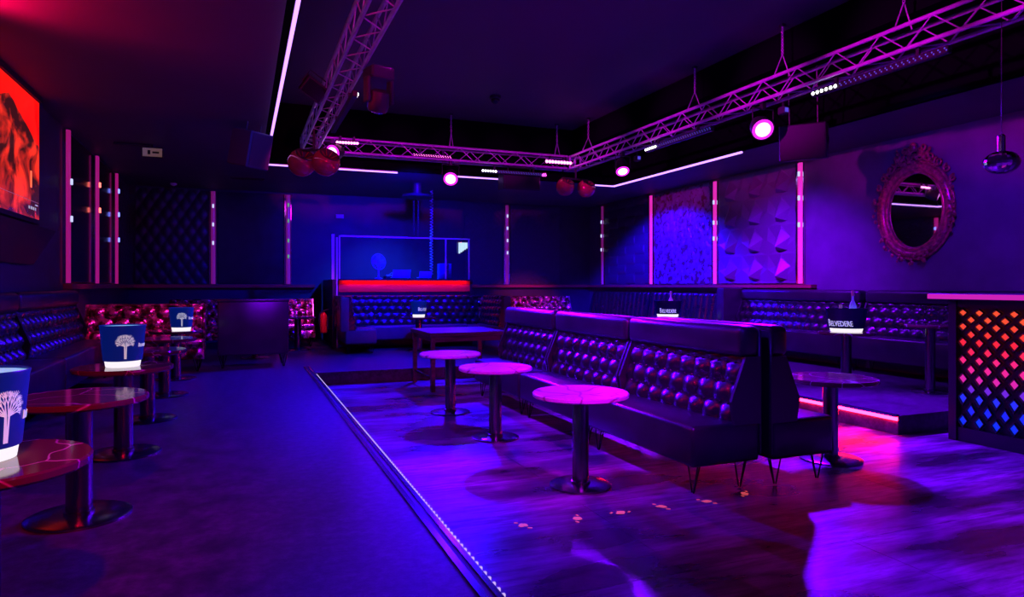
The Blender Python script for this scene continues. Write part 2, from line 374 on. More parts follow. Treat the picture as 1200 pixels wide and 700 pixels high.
tube_light('rose light tube with blue points, left wall nearest the corner', (XL+.02, 15.85, 1.42), PI/2, H1, 'tube_left', [(.9, B_), (1.42, B_), (1.9, B_)])
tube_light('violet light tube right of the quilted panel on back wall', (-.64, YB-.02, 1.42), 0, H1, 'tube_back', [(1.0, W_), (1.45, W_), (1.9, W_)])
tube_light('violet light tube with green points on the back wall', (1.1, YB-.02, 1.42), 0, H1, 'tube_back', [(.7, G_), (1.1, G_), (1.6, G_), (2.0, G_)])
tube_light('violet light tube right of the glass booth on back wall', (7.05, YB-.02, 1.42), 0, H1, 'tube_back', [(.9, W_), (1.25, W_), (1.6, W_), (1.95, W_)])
YT = {}
def yr(u):
    x = (u-600)/790; T = math.atan(317/790); return (XR-.05)/((x*math.cos(T)+math.sin(T))/(-x*math.sin(T)+math.cos(T)))
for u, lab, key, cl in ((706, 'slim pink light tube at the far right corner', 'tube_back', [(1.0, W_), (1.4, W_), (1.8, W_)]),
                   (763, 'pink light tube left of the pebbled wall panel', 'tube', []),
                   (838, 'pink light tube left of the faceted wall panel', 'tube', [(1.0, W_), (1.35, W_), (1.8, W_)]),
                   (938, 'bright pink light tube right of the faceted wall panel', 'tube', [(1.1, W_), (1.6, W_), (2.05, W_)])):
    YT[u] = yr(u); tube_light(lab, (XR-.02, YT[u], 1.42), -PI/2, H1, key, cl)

def relief(nx, nz, L, h, fn, back=-.0):
    v = []; f = []
    for j in range(nz+1):
        for i in range(nx+1):
            x = -L/2+L*i/nx; z = h*j/nz; v.append((x, -fn(x, z), z))
    for j in range(nz):
        for i in range(nx):
            a = j*(nx+1)+i; f.append((a, a+1, a+nx+2, a+nx+1))
    b = len(v); v += [(-L/2, 0, 0), (L/2, 0, 0), (L/2, 0, h), (-L/2, 0, h)]
    f.append((b+3, b+2, b+1, b))
    f.append(tuple([b, b+1]+[i for i in range(nx, -1, -1)]))
    f.append(tuple([b+2, b+3]+[nz*(nx+1)+i for i in range(nx+1)]))
    f.append(tuple([b+3, b]+[j*(nx+1) for j in range(nz+1)]))
    f.append(tuple([b+1, b+2]+[j*(nx+1)+nx for j in range(nz, -1, -1)]))
    return MB().add(v, f)
def puff(p, q):
    s, d = abs(math.sin(PI*(p+q))), abs(math.sin(PI*(p-q)))
    return .75*(s*d)**.75+.25*((s+d)/2)**.7
def wpanel(label, loc, rz, mb, key, smooth, cat='wall panel'):
    o = mb.build('wall_panel', M[key], None, smooth, 60); o.location = loc; o.rotation_euler = (0, 0, rz); return tag(o, label, cat)
H2 = ZC-.05-1.43
xa, xb = XL+.13, -.76
wpanel('dark quilted diamond wall panel in the left back corner', ((xa+xb)/2, YB, 1.43), 0,
       relief(66, 80, xb-xa, H2, lambda x, z: .02+.035*puff(x/.26, z/.42)), 'panel_quilt', True)
wpanel('plain black wall panel between two violet tubes on back wall', ((-.54+1.0)/2, YB, 1.43), 0,
       MB().rbox(-.77, .77, -.03, 0, 0, H2, .008, 1), 'panel_black', False)
wpanel('dark speckled wall panel just right of the glass booth', (6.35, YB, 1.43), 0,
       relief(44, 70, 1.1, H2, lambda x, z: .02+.012*math.sin(x*38)*math.sin(z*38)), 'panel_weave', True)
wpanel('dark studded wall panel left of the right back corner', (7.95, YB, 1.43), 0,
       relief(60, 84, 1.55, H2, lambda x, z: .018+.022*max(0, math.cos(x*42)*math.cos(z*42))**2), 'panel_weave', True)
for (y0, y1, lab) in ((11.85, 13.7, 'glossy black wall panel between first and second left tubes'), (14.0, 15.7, 'glossy black wall panel between second and third left tubes')):
    wpanel(lab, (XL, (y0+y1)/2, 1.43), PI/2, MB().rbox(-(y1-y0)/2, (y1-y0)/2, -.03, 0, 0, H2, .008, 1), 'panel_gloss', False)
wpanel('blue black speckled wall panel in the far left corner', (XL, 16.95, 1.43), PI/2,
       relief(66, 70, 1.95, H2, lambda x, z: .02+.016*math.sin(x*31+math.sin(z*17)*2)*math.sin(z*29+math.sin(x*13)*2)), 'panel_weave', True)
# woven brick panel, pebbled panel
def weave(x, z):
    r = math.floor(z/.26); xx = (x+.45*(r % 2)) % .9; zz = z % .26
    return .02+.03*(max(0, math.sin(PI*zz/.26))**.5)*(1 if xx < .45 else .25)
ya, yb = YT[763]+.12, YT[706]-.12
wpanel('blue lit woven block wall panel between the two farthest right tubes', (XR, (ya+yb)/2, 1.43), -PI/2, relief(80, 90, yb-ya, H2, weave), 'panel_weave', False)
cells = [(random.uniform(-1.2, 1.2), random.uniform(0, H2), random.uniform(.6, 1)) for _ in range(620)]
grid = {}
for c in cells: grid.setdefault((int(c[0]/.12+50), int(c[1]/.12)), []).append(c)
def pebble(x, z):
    best = 0
    i, j = int(x/.12+50), int(z/.12)
    for a in (-1, 0, 1):
        for b in (-1, 0, 1):
            for c in grid.get((i+a, j+b), ()):
                d = ((x-c[0])**2+((z-c[1])*.75)**2)**.5/.062
                if d < 1: best = max(best, c[2]*(1-d*d)**.5)
    return .015+.035*best
ya, yb = YT[838]+.12, YT[763]-.12
wpanel('blue pebbled wall panel between two pink tubes', (XR, (ya+yb)/2, 1.43), -PI/2, relief(110, 110, yb-ya, H2, pebble), 'panel_pebble', True)
# faceted panel: tiles
ya, yb = YT[938]+.12, YT[838]-.12
fp = thing('faceted_wall_panel', 'large purple faceted wall panel of folded star tiles', 'wall panel', (XR, (ya+yb)/2, 1.43), -PI/2)
nc, nr = 3, 4; tw, th = (yb-ya)/nc, H2/nr
def facet_tile():
    P = [(-.5,0,.03),(0,0,.045),(.5,0,.03),(-.5,.5,.05),(.5,.5,.05),(-.5,1,.03),(0,1,.045),(.5,1,.03),
         (0,.24,.20),(0,.86,.05),(-.20,.12,.03),(.20,.12,.03),(-.26,.58,.0),(.26,.58,.0),(0,.10,.01),(-.20,.26,.04),(.20,.26,.04)]
    T = [(0,1,10),(1,14,10),(1,11,14),(1,2,11),(10,14,8),(14,11,8),(10,8,15),(11,16,8),(0,10,15),(2,16,11),(0,15,3),(2,4,16),(15,12,3),(16,4,13),
         (15,8,12),(8,16,13),(8,9,12),(8,13,9),(3,12,5),(4,7,13),(12,6,5),(12,9,6),(13,7,6),(13,6,9)]
    v = [(x*tw, -d, z*th) for x, z, d in P]
    return MB().add(v, T).add([(-tw/2,0,0),(tw/2,0,0),(tw/2,0,th),(-tw/2,0,th)], [(3,2,1,0)])
ft = facet_tile().mesh('tile', M['panel_facet'])
for i in range(nc):
    for j in range(nr):
        o = link('tile', ft, fp); o.location = ((i-(nc-1)/2)*tw, -.004, j*th)

# ------------------------------------------------------------------ screen on the left wall
def screen_mat():
    m = bpy.data.materials.new('screen_picture'); m.use_nodes = True; nt = m.node_tree; L = nt.links
    b = nt.nodes['Principled BSDF']; b.inputs['Base Color'].default_value = (.02,0,0,1); b.inputs['Roughness'].default_value = .2
    tc = N(m, 'ShaderNodeTexCoord'); sp = N(m, 'ShaderNodeSeparateXYZ'); L.new(tc.outputs['Object'], sp.inputs[0])
    nz = N(m, 'ShaderNodeTexNoise'); nz.inputs['Scale'].default_value = 2.2; nz.inputs['Detail'].default_value = 8; nz.inputs['Distortion'].default_value = .8
    L.new(tc.outputs['Object'], nz.inputs['Vector'])
    def mth(op, a, b_=None):
        n = N(m, 'ShaderNodeMath', operation=op)
        for k, x in ((0, a), (1, b_)):
            if x is None: continue
            if isinstance(x, (int, float)): n.inputs[k].default_value = x
            else: L.new(x, n.inputs[k])
        return n.outputs[0]
    # mountain silhouette: height falls off to both sides of a peak
    ridge = mth('SUBTRACT', mth('SUBTRACT', 1.34, mth('MULTIPLY', mth('ABSOLUTE', mth('SUBTRACT', sp.outputs['Y'], .12)), .33)), mth('MULTIPLY', nz.outputs[0], .12))
    inside = mth('GREATER_THAN', ridge, sp.outputs['Z'])
    c1 = N(m, 'ShaderNodeValToRGB'); e = c1.color_ramp.elements
    e[0].position = .46; e[0].color = (.035,.004,.006,1); e[1].position = .64; e[1].color = (1,.03,.015,1)
    L.new(nz.outputs[0], c1.inputs[0])
    c2 = N(m, 'ShaderNodeValToRGB'); e = c2.color_ramp.elements
    e[0].position = .3; e[0].color = (.75,.001,.001,1); e[1].position = .7; e[1].color = (1,.012,.006,1)
    L.new(nz.outputs[0], c2.inputs[0])
    mx = N(m, 'ShaderNodeMix', data_type='RGBA'); L.new(inside, mx.inputs[0]); L.new(c2.outputs[0], mx.inputs[6]); L.new(c1.outputs[0], mx.inputs[7])
    L.new(mx.outputs[2], b.inputs['Emission Color']); b.inputs['Emission Strength'].default_value = 1.25
    return m
t = thing('projection_screen', 'large wall screen showing a red mountain picture', 'screen', (XL, 8.70, 2.2))
MB().rbox(.0, .10, -1.37, 1.37, -.06, 1.50, .01, 1).build('housing', M['blackplastic'], t)
o = MB().add([(.105,-1.31,0),(.105,1.31,0),(.105,1.31,1.46),(.105,-1.31,1.46)], [(0,1,2,3)]).build('picture', screen_mat(), t, label='glowing red picture')
MB().box(.10,.104,-1.315,1.315,-.005,1.465).build('picture_backing', M['blackplastic'], t)
MB().box(.09,.125,-1.38,1.38,1.47,1.54).build('top_case', M['blackplastic'], t)
mb = MB(); 
for yy, wv in ((.86, .05), (.95, .06), (1.04, .05), (1.13, .03)): mb.box(.106, .108, yy, yy+wv, .10, .135)
mb.box(.106, .108, 1.13, 1.24, .16, .175); mb.build('icon_row', M['print'], t)
MB().box(.106, .108, .93, .99, .36, .56).build('red_bar', emis('icon_red', (1,.12,.05), 1.5), t, label='bright red bar on the picture')
MB().box(.106, .1075, -1.28, 1.28, .20, .206).build('picture_line', mat('dim_line', (.5,.3,.3), .5, emit=(.6,.2,.2), es=.3), t)
mb = MB(); mb.add([(0,-1.3,-.5),(.06,-1.3,-.5),(.30,-1.3,-.08),(0,-1.3,-.08),(0,1.25,-.5),(.06,1.25,-.5),(.30,1.25,-.08),(0,1.25,-.08)],
                  [(0,1,2,3),(7,6,5,4),(0,4,5,1),(1,5,6,2),(2,6,7,3),(3,7,4,0)])
tag(mb.build('sloped_shelf', M['blackplastic']), 'black slanting box on the wall under the red screen', 'wall box'); bpy.data.objects['sloped_shelf'].location = (XL, 8.70, 2.14)

# ------------------------------------------------------------------ benches
def tufted(L, z0, z1, yf0, yf1, yb, px, pz, depth, style='diamond', k=7):
    h = z1-z0; nx = max(4, int(round(L/px))*k); nz = max(4, int(round(2*h/pz))*k//1)
    n = int(round(L/px)); ppx = L/n
    def fn(x, z):
        if style == 'diamond':
            q = z/(pz/2); a = (abs(math.sin(PI*((x+L/2)/ppx+.5*(int(q) % 2))))*abs(math.sin(PI*q)))**.8
        else: a = abs(math.sin(PI*(x+L/2)/ppx))**.5
        e = min(1, (x+L/2)/.03+.2, (L/2-x)/.03+.2)
        e2 = min(1, z/.04+.3, (h-z)/.04+.3)
        return depth*a*min(e, e2)
    mb = relief(nx, nz, L, h, fn)
    out = []
    for x, yv, z in mb.v:
        t = z/h; yf = yf0+(yf1-yf0)*t
        out.append((x, yf+yv, z+z0))
    # the last four are the back corners
    for i in range(-4, 0):
        x, _, z = out[i]; out[i] = (x, yb, z)
    mb.v = out; return mb, n, ppx
def hairpin(x, yv, h, parent, mesh=None):
    if mesh is None:
        mb = MB()
        for dx, dy in ((-.06, 0), (.06, 0), (0, .07)):
            mb.tube([(dx, dy, h), (dx*.15, dy*.15, .005)], .006, 6)
        mesh = mb.mesh('leg', M['steel'])
    o = link('leg', mesh, parent); o.location = (x, yv, 0); return mesh
def bench(name, label, cat, L, D, leg, seat, top, roll, px, pz, depth, key='leather', style='diamond', loc=(0,0,0), rz=0, group=None, buttons=True, skirt_tuft=False, k=7):
    t = thing(name, label, cat, loc, rz, group)
    f, b = -D/2, D/2
    th = .17
    zt = top-roll
    if skirt_tuft:
        mb, n, p = tufted(L, leg, seat-.06, f+.05, f+.05, b-.02, px, pz, .05, style, k)
        mb.build('skirt', M[key], t, True, 60)
        MB().rbox(-L/2, L/2, f, b-.04, seat-.1, seat, .035, 3).build('seat', M[key], t, True)
    else:
        MB().rbox(-L/2, L/2, f, b-.02, leg, seat, .035, 3).build('seat', M['leather_plain' if key == 'leather' else key], t, True)
    mb, n, p = tufted(L-.05, seat-.03, zt+.01, b-th-.08, b-th+.03, b-.03, px, pz, depth, style, k)
    br = mb.build('backrest', M[key], t, True, 60)
    MB().rbox(-L/2, L/2, b-.035, b, leg+.04, top-.03, .012, 1).build('back_panel', M['leather_plain'], t, True)
    for s in (-1, 1):
        x = s*(L/2-.014)
        MB().add([(x-.014, b-th-.10, seat-.02), (x-.014, b-th-.13, seat+.16), (x-.014, b-th+.01, zt+.01), (x-.014, b-.02, zt+.01), (x-.014, b-.02, seat-.02),
                  (x+.014, b-th-.10, seat-.02), (x+.014, b-th-.13, seat+.16), (x+.014, b-th+.01, zt+.01), (x+.014, b-.02, zt+.01), (x+.014, b-.02, seat-.02)],
                 [(4,3,2,1,0),(5,6,7,8,9),(0,1,6,5),(1,2,7,6),(2,3,8,7),(3,4,9,8),(4,0,5,9)]).build('end_panel', M['leather_plain' if key == 'leather' else key], t)
    if roll > 0:
        MB().rbox(-L/2+.004, L/2-.004, b-th-.03, b-.005, zt, top, .06, 4).build('head_roll', M['leather_plain' if key == 'leather' else key], t, True)
    if buttons and style == 'diamond':
        mb = MB(); h = zt-seat+.04; r = 0
        z = 0
        while z < h-.04:
            for off in (0, .5):
                zz = z+off*pz
                if zz < .06 or zz > h-.05: continue
                for i in range(2*n):
                    x = -(L-.05)/2+i*p/2
                    if abs(x) > L/2-.06: continue
                    tt = zz/h; mb.ball((x, b-th-.08+.11*tt-.008, seat-.03+zz), .013, 6, 4)
            z += pz
        if mb.v: stuff(mb.build('button', M['button'], br, True))
    lm = None
    for x in (-L/2+.1, L/2-.1):
        for yv in (f+.08, b-.14): lm = hairpin(x, yv, leg, t, lm)
    return t
GM = 'tufted benches standing back to back on the dance floor'
bm0 = bench('tufted_bench', 'nearest black tufted bench on the dance floor beside the nearest white table', 'bench', 1.66, .66, .22, .53, 1.27, .25, .2, .32, .045,
            loc=(3.43, 4.97, ZD), rz=-PI/2, group=GM)
dup(bm0, 'middle black tufted bench of the left-facing row behind the white tables', (3.43, 6.66, ZD), -PI/2, GM)
dup(bm0, 'farthest black tufted bench of the left-facing row beside the dark rectangular table', (3.43, 8.35, ZD), -PI/2, GM)
dup(bm0, 'black bench facing the red-lit step, back against the nearest tufted bench', (4.13, 4.93, ZD), PI/2, GM)
GW = 'black tufted wall banquettes'
bw0 = bench('wall_banquette', 'black tufted wall banquette under the red screen, cut by the left frame edge', 'bench', 2.9, .62, .2, .58, 1.31, .22, .2, .32, .05,
            loc=(-2.12, 7.34, 0), rz=PI/2, group=GW)
dup(bw0, 'black tufted wall banquette on the left, ending at the red floral bench', (-2.12, 10.25, 0), PI/2, GW)
dup(bw0, 'black tufted wall banquette under the oval mirror on the right', (9.43, 6.72, 0), -PI/2, GW)
dup(bw0, 'black tufted wall banquette below the faceted panel on the right', (9.43, 9.7, 0), -PI/2, GW)
GR = 'channelled wall banquettes'
br0 = bench('channelled_banquette', 'dark banquette with upright channels below the pebbled wall panel', 'bench', 2.9, .62, .2, .55, 1.2, 0, .2, .32, .05, style='rib',
            loc=(9.30, 12.85, 0), rz=-PI/2, group=GR)
dup(br0, 'dark banquette with upright channels below the woven wall panel, far right corner', (9.30, 15.78, 0), -PI/2, GR)
tag(MB().rbox(-.30, .30, -.115, .115, 0, 1.33, .02, 2).build('bench_divider', M['leather_plain'], None, True), 'plain dark divider block between channelled and tufted right banquettes', 'divider'); bpy.data.objects['bench_divider'].location = (9.43, 11.275, 0)
GF = 'floral damask benches'
bench('floral_bench', 'shiny red floral bench behind the row of left tables', 'bench', 1.72, .66, .2, .52, 1.07, 0, .24, .36, .075, 'floral', loc=(-1.42, 12.2, 0), rz=0, group=GF, buttons=False, skirt_tuft=True, k=8)
bench('floral_bench', 'pink floral bench seen right of the black sofa back', 'bench', 3.0, .66, .2, .52, 1.07, 0, .22, .34, .075, 'floral', loc=(.05, 16.1, 0), rz=0, group=GF, buttons=False, skirt_tuft=True)
bench('floral_bench', 'pink floral bench along the back wall right of the booth', 'bench', 2.9, .66, .2, .52, 1.07, 0, .22, .34, .075, 'floral', loc=(7.45, 17.5, 0), rz=0, group=GF, buttons=False, skirt_tuft=True)
# plain sofa seen from behind
t = thing('sofa', 'plain black sofa seen from behind at the end of the left aisle', 'sofa', (.19, 12.45, 0), 0)
MB().rbox(-.56, .56, -.33, -.19, .22, 1.13, .03, 2).build('backrest', M['leather_plain'], t, True)
MB().rbox(-.56, .56, -.19, .33, .22, .52, .04, 2).build('seat', M['leather_plain'], t, True)
MB().rbox(-.57, .57, -.345, -.20, 1.10, 1.16, .025, 2).build('top_welt', M['leather_plain'], t, True)
lm = None
for x in (-.48, .48):
    for yv in (-.27, .2): lm = hairpin(x, yv, .22, t, lm)

# booth sofa (U shaped)
t = thing('booth_sofa', 'blue lit tufted U-shaped sofa in front of the glass booth', 'sofa', (3.55, 14.6, 0), 0)
def placed(mb, x, yv, rz): return mb.xf(Matrix.Translation((x, yv, 0)) @ Matrix.Rotation(rz, 4, 'Z'))
for (L, x, yv, rz) in ((1.25, -1.32, -.22, PI/2), (3.3, 0, .33, 0), (1.25, 1.55, -.22, -PI/2)):
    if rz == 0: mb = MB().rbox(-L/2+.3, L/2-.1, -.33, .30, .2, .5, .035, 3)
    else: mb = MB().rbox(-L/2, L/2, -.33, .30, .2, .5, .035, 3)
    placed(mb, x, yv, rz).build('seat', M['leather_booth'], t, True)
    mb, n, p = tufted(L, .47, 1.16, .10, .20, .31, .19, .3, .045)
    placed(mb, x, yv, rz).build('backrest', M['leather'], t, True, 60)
for s, x in ((-1, -1.63), (1, 1.86)):
    MB().rbox(x-.09, x+.09, -.86, -.62, .45, 1.16, .04, 2).build('arm_end', M['leather_booth'], t, True)
lm = None
for x, yv in ((-1.55, -.78), (-1.08, -.78), (-1.08, .1), (1.30, -.78), (1.75, -.78)): lm = hairpin(x, yv, .2, t, lm)

# ------------------------------------------------------------------ tables
def ptable(label, loc, key, r, h, pr, brad, group):
    t = thing('pedestal_table', label, 'table', loc, random.random()*6, group)
    MB().lathe([(r-.012, h-.04), (r, h-.03), (r, h-.008), (r-.008, h)], 48).build('tabletop', M[key], t, True, 30)
    MB().lathe([(pr+.012, .025), (pr+.012, .04), (pr, .045), (pr, h-.045), (pr+.03, h-.04)], 24).build('pedestal', M['brushed'], t, True, 30)
    MB().lathe([(brad, 0), (brad, .012), (brad-.02, .02), (pr+.02, .026)], 40).build('base', M['brushed'], t, True, 30)
    return t
GL = 'dark marble pedestal tables on the left'
tl = ptable('dark red marble table nearest the camera, cut by the left frame edge', (-.92, 3.1, 0), 'marble_b', .37, .72, .07, .28, GL)
for yv, lab in ((4.7, 'dark marble table without a bucket, second in the left row'), (6.33, 'dark marble table carrying the middle blue bucket, third in the left row'),
                (7.85, 'bare dark marble table, fourth in the left row'), (9.5, 'bare dark marble table, fifth in the left row, catching a white reflection'),
                (11.1, 'dark marble table carrying the farthest blue bucket before the floral bench')):
    dup(tl, lab, (-.9, yv, 0), yv*2.3, GL)
GWt = 'white marble pedestal tables on the dance floor'
tw0 = ptable('white marble table nearest the camera, beside the nearest tufted bench', (2.49, 4.75, ZD), 'marble_w', .38, .74, .065, .245, GWt)
dup(tw0, 'white marble table, middle of three on the dance floor', (2.45, 6.57, ZD), 1, GWt)
dup(tw0, 'white marble table farthest back, before the dark rectangular table', (2.42, 8.1, ZD), 2.2, GWt)
GD = 'dark pedestal tables on the right and at the back'
td = ptable('dark marble table standing right of the bench facing the red step', (4.98, 4.62, ZD), 'marble_b', .40, .745, .065, .27, GD)
ptable('tall dark table near the lattice bar front', (8.27, 6.08, 0), 'marble_b', .3, .88, .06, .22, GD)
td2 = ptable('dark table carrying the black bucket below the oval mirror', (8.04, 7.18, 0), 'marble_b', .38, .72, .07, .27, GD)
dup(td2, 'dark table carrying the black bucket seen over the middle bench', (8.5, 12.2, 0), 1.3, GD)
dup(td2, 'dark table carrying the small blue bucket before the booth sofa', (3.5, 14.05, 0), 1.9, GD)
dup(td2, 'dark table hidden behind the black sofa back, base showing below', (.25, 13.75, 0), 2.9, GD)
dup(td2, 'dark table before the pink floral bench right of the black sofa', (1.12, 15.15, 0), .4, GD)
t = thing('rectangular_table', 'dark wooden rectangular table behind the white tables', 'table', (3.2, 10.3, ZD))
MB().rbox(-.62, .62, -.62, .62, .82, .88, .008, 1).build('tabletop', M['wood'], t)
MB().box(-.56, .56, -.56, -.53, .74, .82).box(-.56, .56, .53, .56, .74, .82).box(-.56, -.53, -.53, .53, .74, .82).box(.53, .56, -.53, .53, .74, .82).build('apron', M['wood'], t)
lg = MB().box(-.03, .03, -.03, .03, 0, .82).mesh('leg', M['wood'])
for x in (-.56, .56):
    for yv in (-.56, .56): o = link('leg', lg, t); o.location = (x, yv, 0)
MB().box(-.53, .53, -.575, -.545, .18, .21).box(-.575, -.545, -.53, .53, .18, .21).build('foot_rail', M['brushed'], t)

# ------------------------------------------------------------------ ice buckets
def text_mesh(body, size, extr=.001, off=0):
    c = bpy.data.curves.new('t', 'FONT'); c.body = body; c.size = size; c.extrude = extr; c.align_x = 'LEFT'; c.resolution_u = 3; c.offset = off
    o = bpy.data.objects.new('t', c); COL.objects.link(o)
    dg = bpy.context.evaluated_depsgraph_get(); e = o.evaluated_get(dg); me = e.to_mesh()
    v = [tuple(p.co) for p in me.vertices]; f = [tuple(p.vertices) for p in me.polygons]
    e.to_mesh_clear(); bpy.data.objects.remove(o); bpy.data.curves.remove(c); return v, f
def lettering(h):
    v1, f1 = text_mesh('B', h*1.85, off=h*.02); v2, f2 = text_mesh('ELVEDERE', h*1.4, off=h*.02)
    mb = MB(); mb.add([(x*.62, y_, z) for x, y_, z in v1], f1); wv = max(p[0] for p in mb.v)+h*.08
    mb.add([(wv+x*.62, y_, z) for x, y_, z in v2], f2); return mb
def tree_flat():
    mb = MB(); rnd = random.Random(3)
    def seg(p, q, w0, w1):
        d = Vector((q[0]-p[0], q[1]-p[1])).normalized(); nx, ny = -d.y, d.x
        mb.add([(p[0]-nx*w0, p[1]-ny*w0, 0), (p[0]+nx*w0, p[1]+ny*w0, 0), (q[0]+nx*w1, q[1]+ny*w1, 0), (q[0]-nx*w1, q[1]-ny*w1, 0)], [(0,3,2,1)])
    seg((-.012, 0), (-.03, .50), .030, .022); seg((.020, 0), (.03, .52), .020, .018)
    for k in range(11):
        a = math.radians(8+164*k/10); c = (0, .50)
        R1 = .17*rnd.uniform(.9, 1.1); m = (c[0]+R1*math.cos(a)*1.05, c[1]+R1*math.sin(a))
        seg(((-.02 if a > PI/2 else .02), .47), m, .014, .010)
        for t_ in (-.30, 0, .30):
            a2 = a+t_*.62+rnd.uniform(-.05, .05); R2 = (.27+.17*math.sin(a))*rnd.uniform(.88, 1.06)
            q = (c[0]+R2*math.cos(a2)*1.02, c[1]+R2*math.sin(a2)); seg(m, q, .009, .005)
            for u_ in (-.16, .16):
                a3 = a2+u_*.6; h_ = ((m[0]+q[0])/2, (m[1]+q[1])/2); seg(h_, (c[0]+R2*.98*math.cos(a3), c[1]+R2*.98*math.sin(a3)), .006, .004)
    return mb
TREE = tree_flat()
def bucket(label, loc, rz, sx=1, key='bucket', txt=True, tree=True, tpos=0, ts=.028, group=None, tz=.1, tang=.25):
    t = thing('ice_bucket', label, 'ice bucket', loc, rz, group)
    MB().lathe([(.112, 0), (.124, .004), (.132, .055)], 40, sx=sx, cap1=True).build('base_light', M['bucket_base'], t, True, 50, 'glowing white base')
    MB().lathe([(.139, .052), (.142, .06), (.166, .32), (.170, .335), (.168, .34), (.160, .335), (.140, .08)], 48, sx=sx, cap1=False, cap0=False).build('body', M[key], t, True, 50)
    MB().lathe([(.1395, .08), (.1585, .330)], 48, sx=sx, cap0=True, cap1=False).build('liner', M['bucket_in'], t, True, 50, 'pale glowing inner liner')
    def wrap(mb, ang0, z0, sc_=1, out=.0025):
        r = []
        for x, yv, z in mb.v:
            zz = z0+yv*sc_; R = .142+(zz-.06)*(.024/.26)+out+z
            a = ang0+x*sc_/(R*(sx**.85)); r.append((R*sx*math.sin(a), -R*math.cos(a), zz))
        m2 = MB(); m2.v = r; m2.f = mb.f; return m2
    if tree: wrap(TREE, tpos, .072, .215).build('tree_print', M['print'], t, label='white printed bare tree')
    if txt: wrap(lettering(ts), tang+tpos, tz).build('lettering', M['print'], t, label='white printed lettering')
    return t
def face(x, yv): return math.atan2(-x, yv) if False else -math.atan2(x, yv)
GB = 'glowing blue ice buckets'
def facing(x, y_): return math.atan2(y_, x)-PI/2
b0 = bucket('large blue glowing ice bucket at the left frame edge', (-.93, 3.12, .72), facing(-.93, 3.12), tpos=.62, tang=.52, tz=.15, ts=.026, group=GB)
b1 = bucket('blue glowing ice bucket on the third left table', (-.9, 6.3, .72), facing(-.9, 6.3), tpos=.12, tang=.66, tz=.165, ts=.024, group=GB)
bucket('farthest blue glowing ice bucket in the left row before the floral bench', (-.82, 11.0, .72), facing(-.8, 11.05), tpos=.05, tang=.6, tz=.17, ts=.03, group=GB)
bucket('small blue glowing ice bucket before the booth sofa', (3.5, 14.05, .72), facing(3.5, 14.1), tree=False, tpos=0, tang=-.1, tz=.13, ts=.06, group=GB)
GK = 'black oval ice buckets with bottles'
bucket('black oval ice bucket below the oval mirror with two bottles', (8.04, 7.18, .72), facing(8.04, 7.18), 1.65, 'bucket_dark', True, False, 0, .075, GK, .085, -1.15)
bucket('black oval ice bucket seen over the middle bench', (8.5, 12.2, .72), facing(8.5, 12.2), 1.75, 'bucket_dark', True, False, 0, .075, GK, .085, -.68)
def bottle(label, loc, key, h, r):
    t = thing('bottle', label, 'bottle', loc)
    MB().lathe([(r*.9, 0), (r, .01), (r, h*.55), (r*.8, h*.63), (r*.36, h*.72), (r*.34, h*.93), (r*.42, h*.935), (r*.42, h)], 20).build('glass', M[key], t, True, 40)
    MB().lathe([(r*.40, h*.85), (r*.45, h*.86), (r*.45, h*1.005), (r*.3, h*1.01)], 16).build('cap', M['cork'], t, True)
bottle('tall frosted bottle standing in the black bucket below the mirror', (8.10, 7.12, .81), 'bottle_glass', .50, .05)
bottle('short bottle with pink foil top in the bucket below the mirror', (8.0, 7.24, .81), 'cork', .30, .05)
bottle('bottle with pink top in the bucket behind the middle bench', (8.58, 12.2, .81), 'cork', .45, .05)

# ------------------------------------------------------------------ lattice bar on the right
bar = thing('bar_counter', 'bar counter with glowing red and blue diamond lattice front', 'bar counter', (6.79, 3.6, ZD))
MB().box(.06, .75, -1.5, 1.14, 0, 1.42).build('carcass', M['blackplastic'], bar)
MB().rbox(-.22, .85, -1.6, 1.25, 1.44, 1.50, .008, 1).build('worktop', M['blackplastic'], bar)
MB().box(-.235, -.221, -1.6, 1.25, 1.447, 1.495).build('edge_light', M['bar_edge'], bar)
MB().box(-.02, .06, 1.10, 1.18, 0, 1.44).build('end_post', M['blackplastic'], bar)
def zz(yv): return 1.38-(yv-335)/790*6.93-ZD
rows = [366, 382, 400, 420.6, 442.3, 464.3, 490.9]; offs = [374.4, 391.3, 411.3, 431.4, 454, 479]
allr = sorted([(zz(a), 0) for a in rows]+[(zz(a), 1) for a in offs], reverse=True)
ncol = 15; pitch = .163
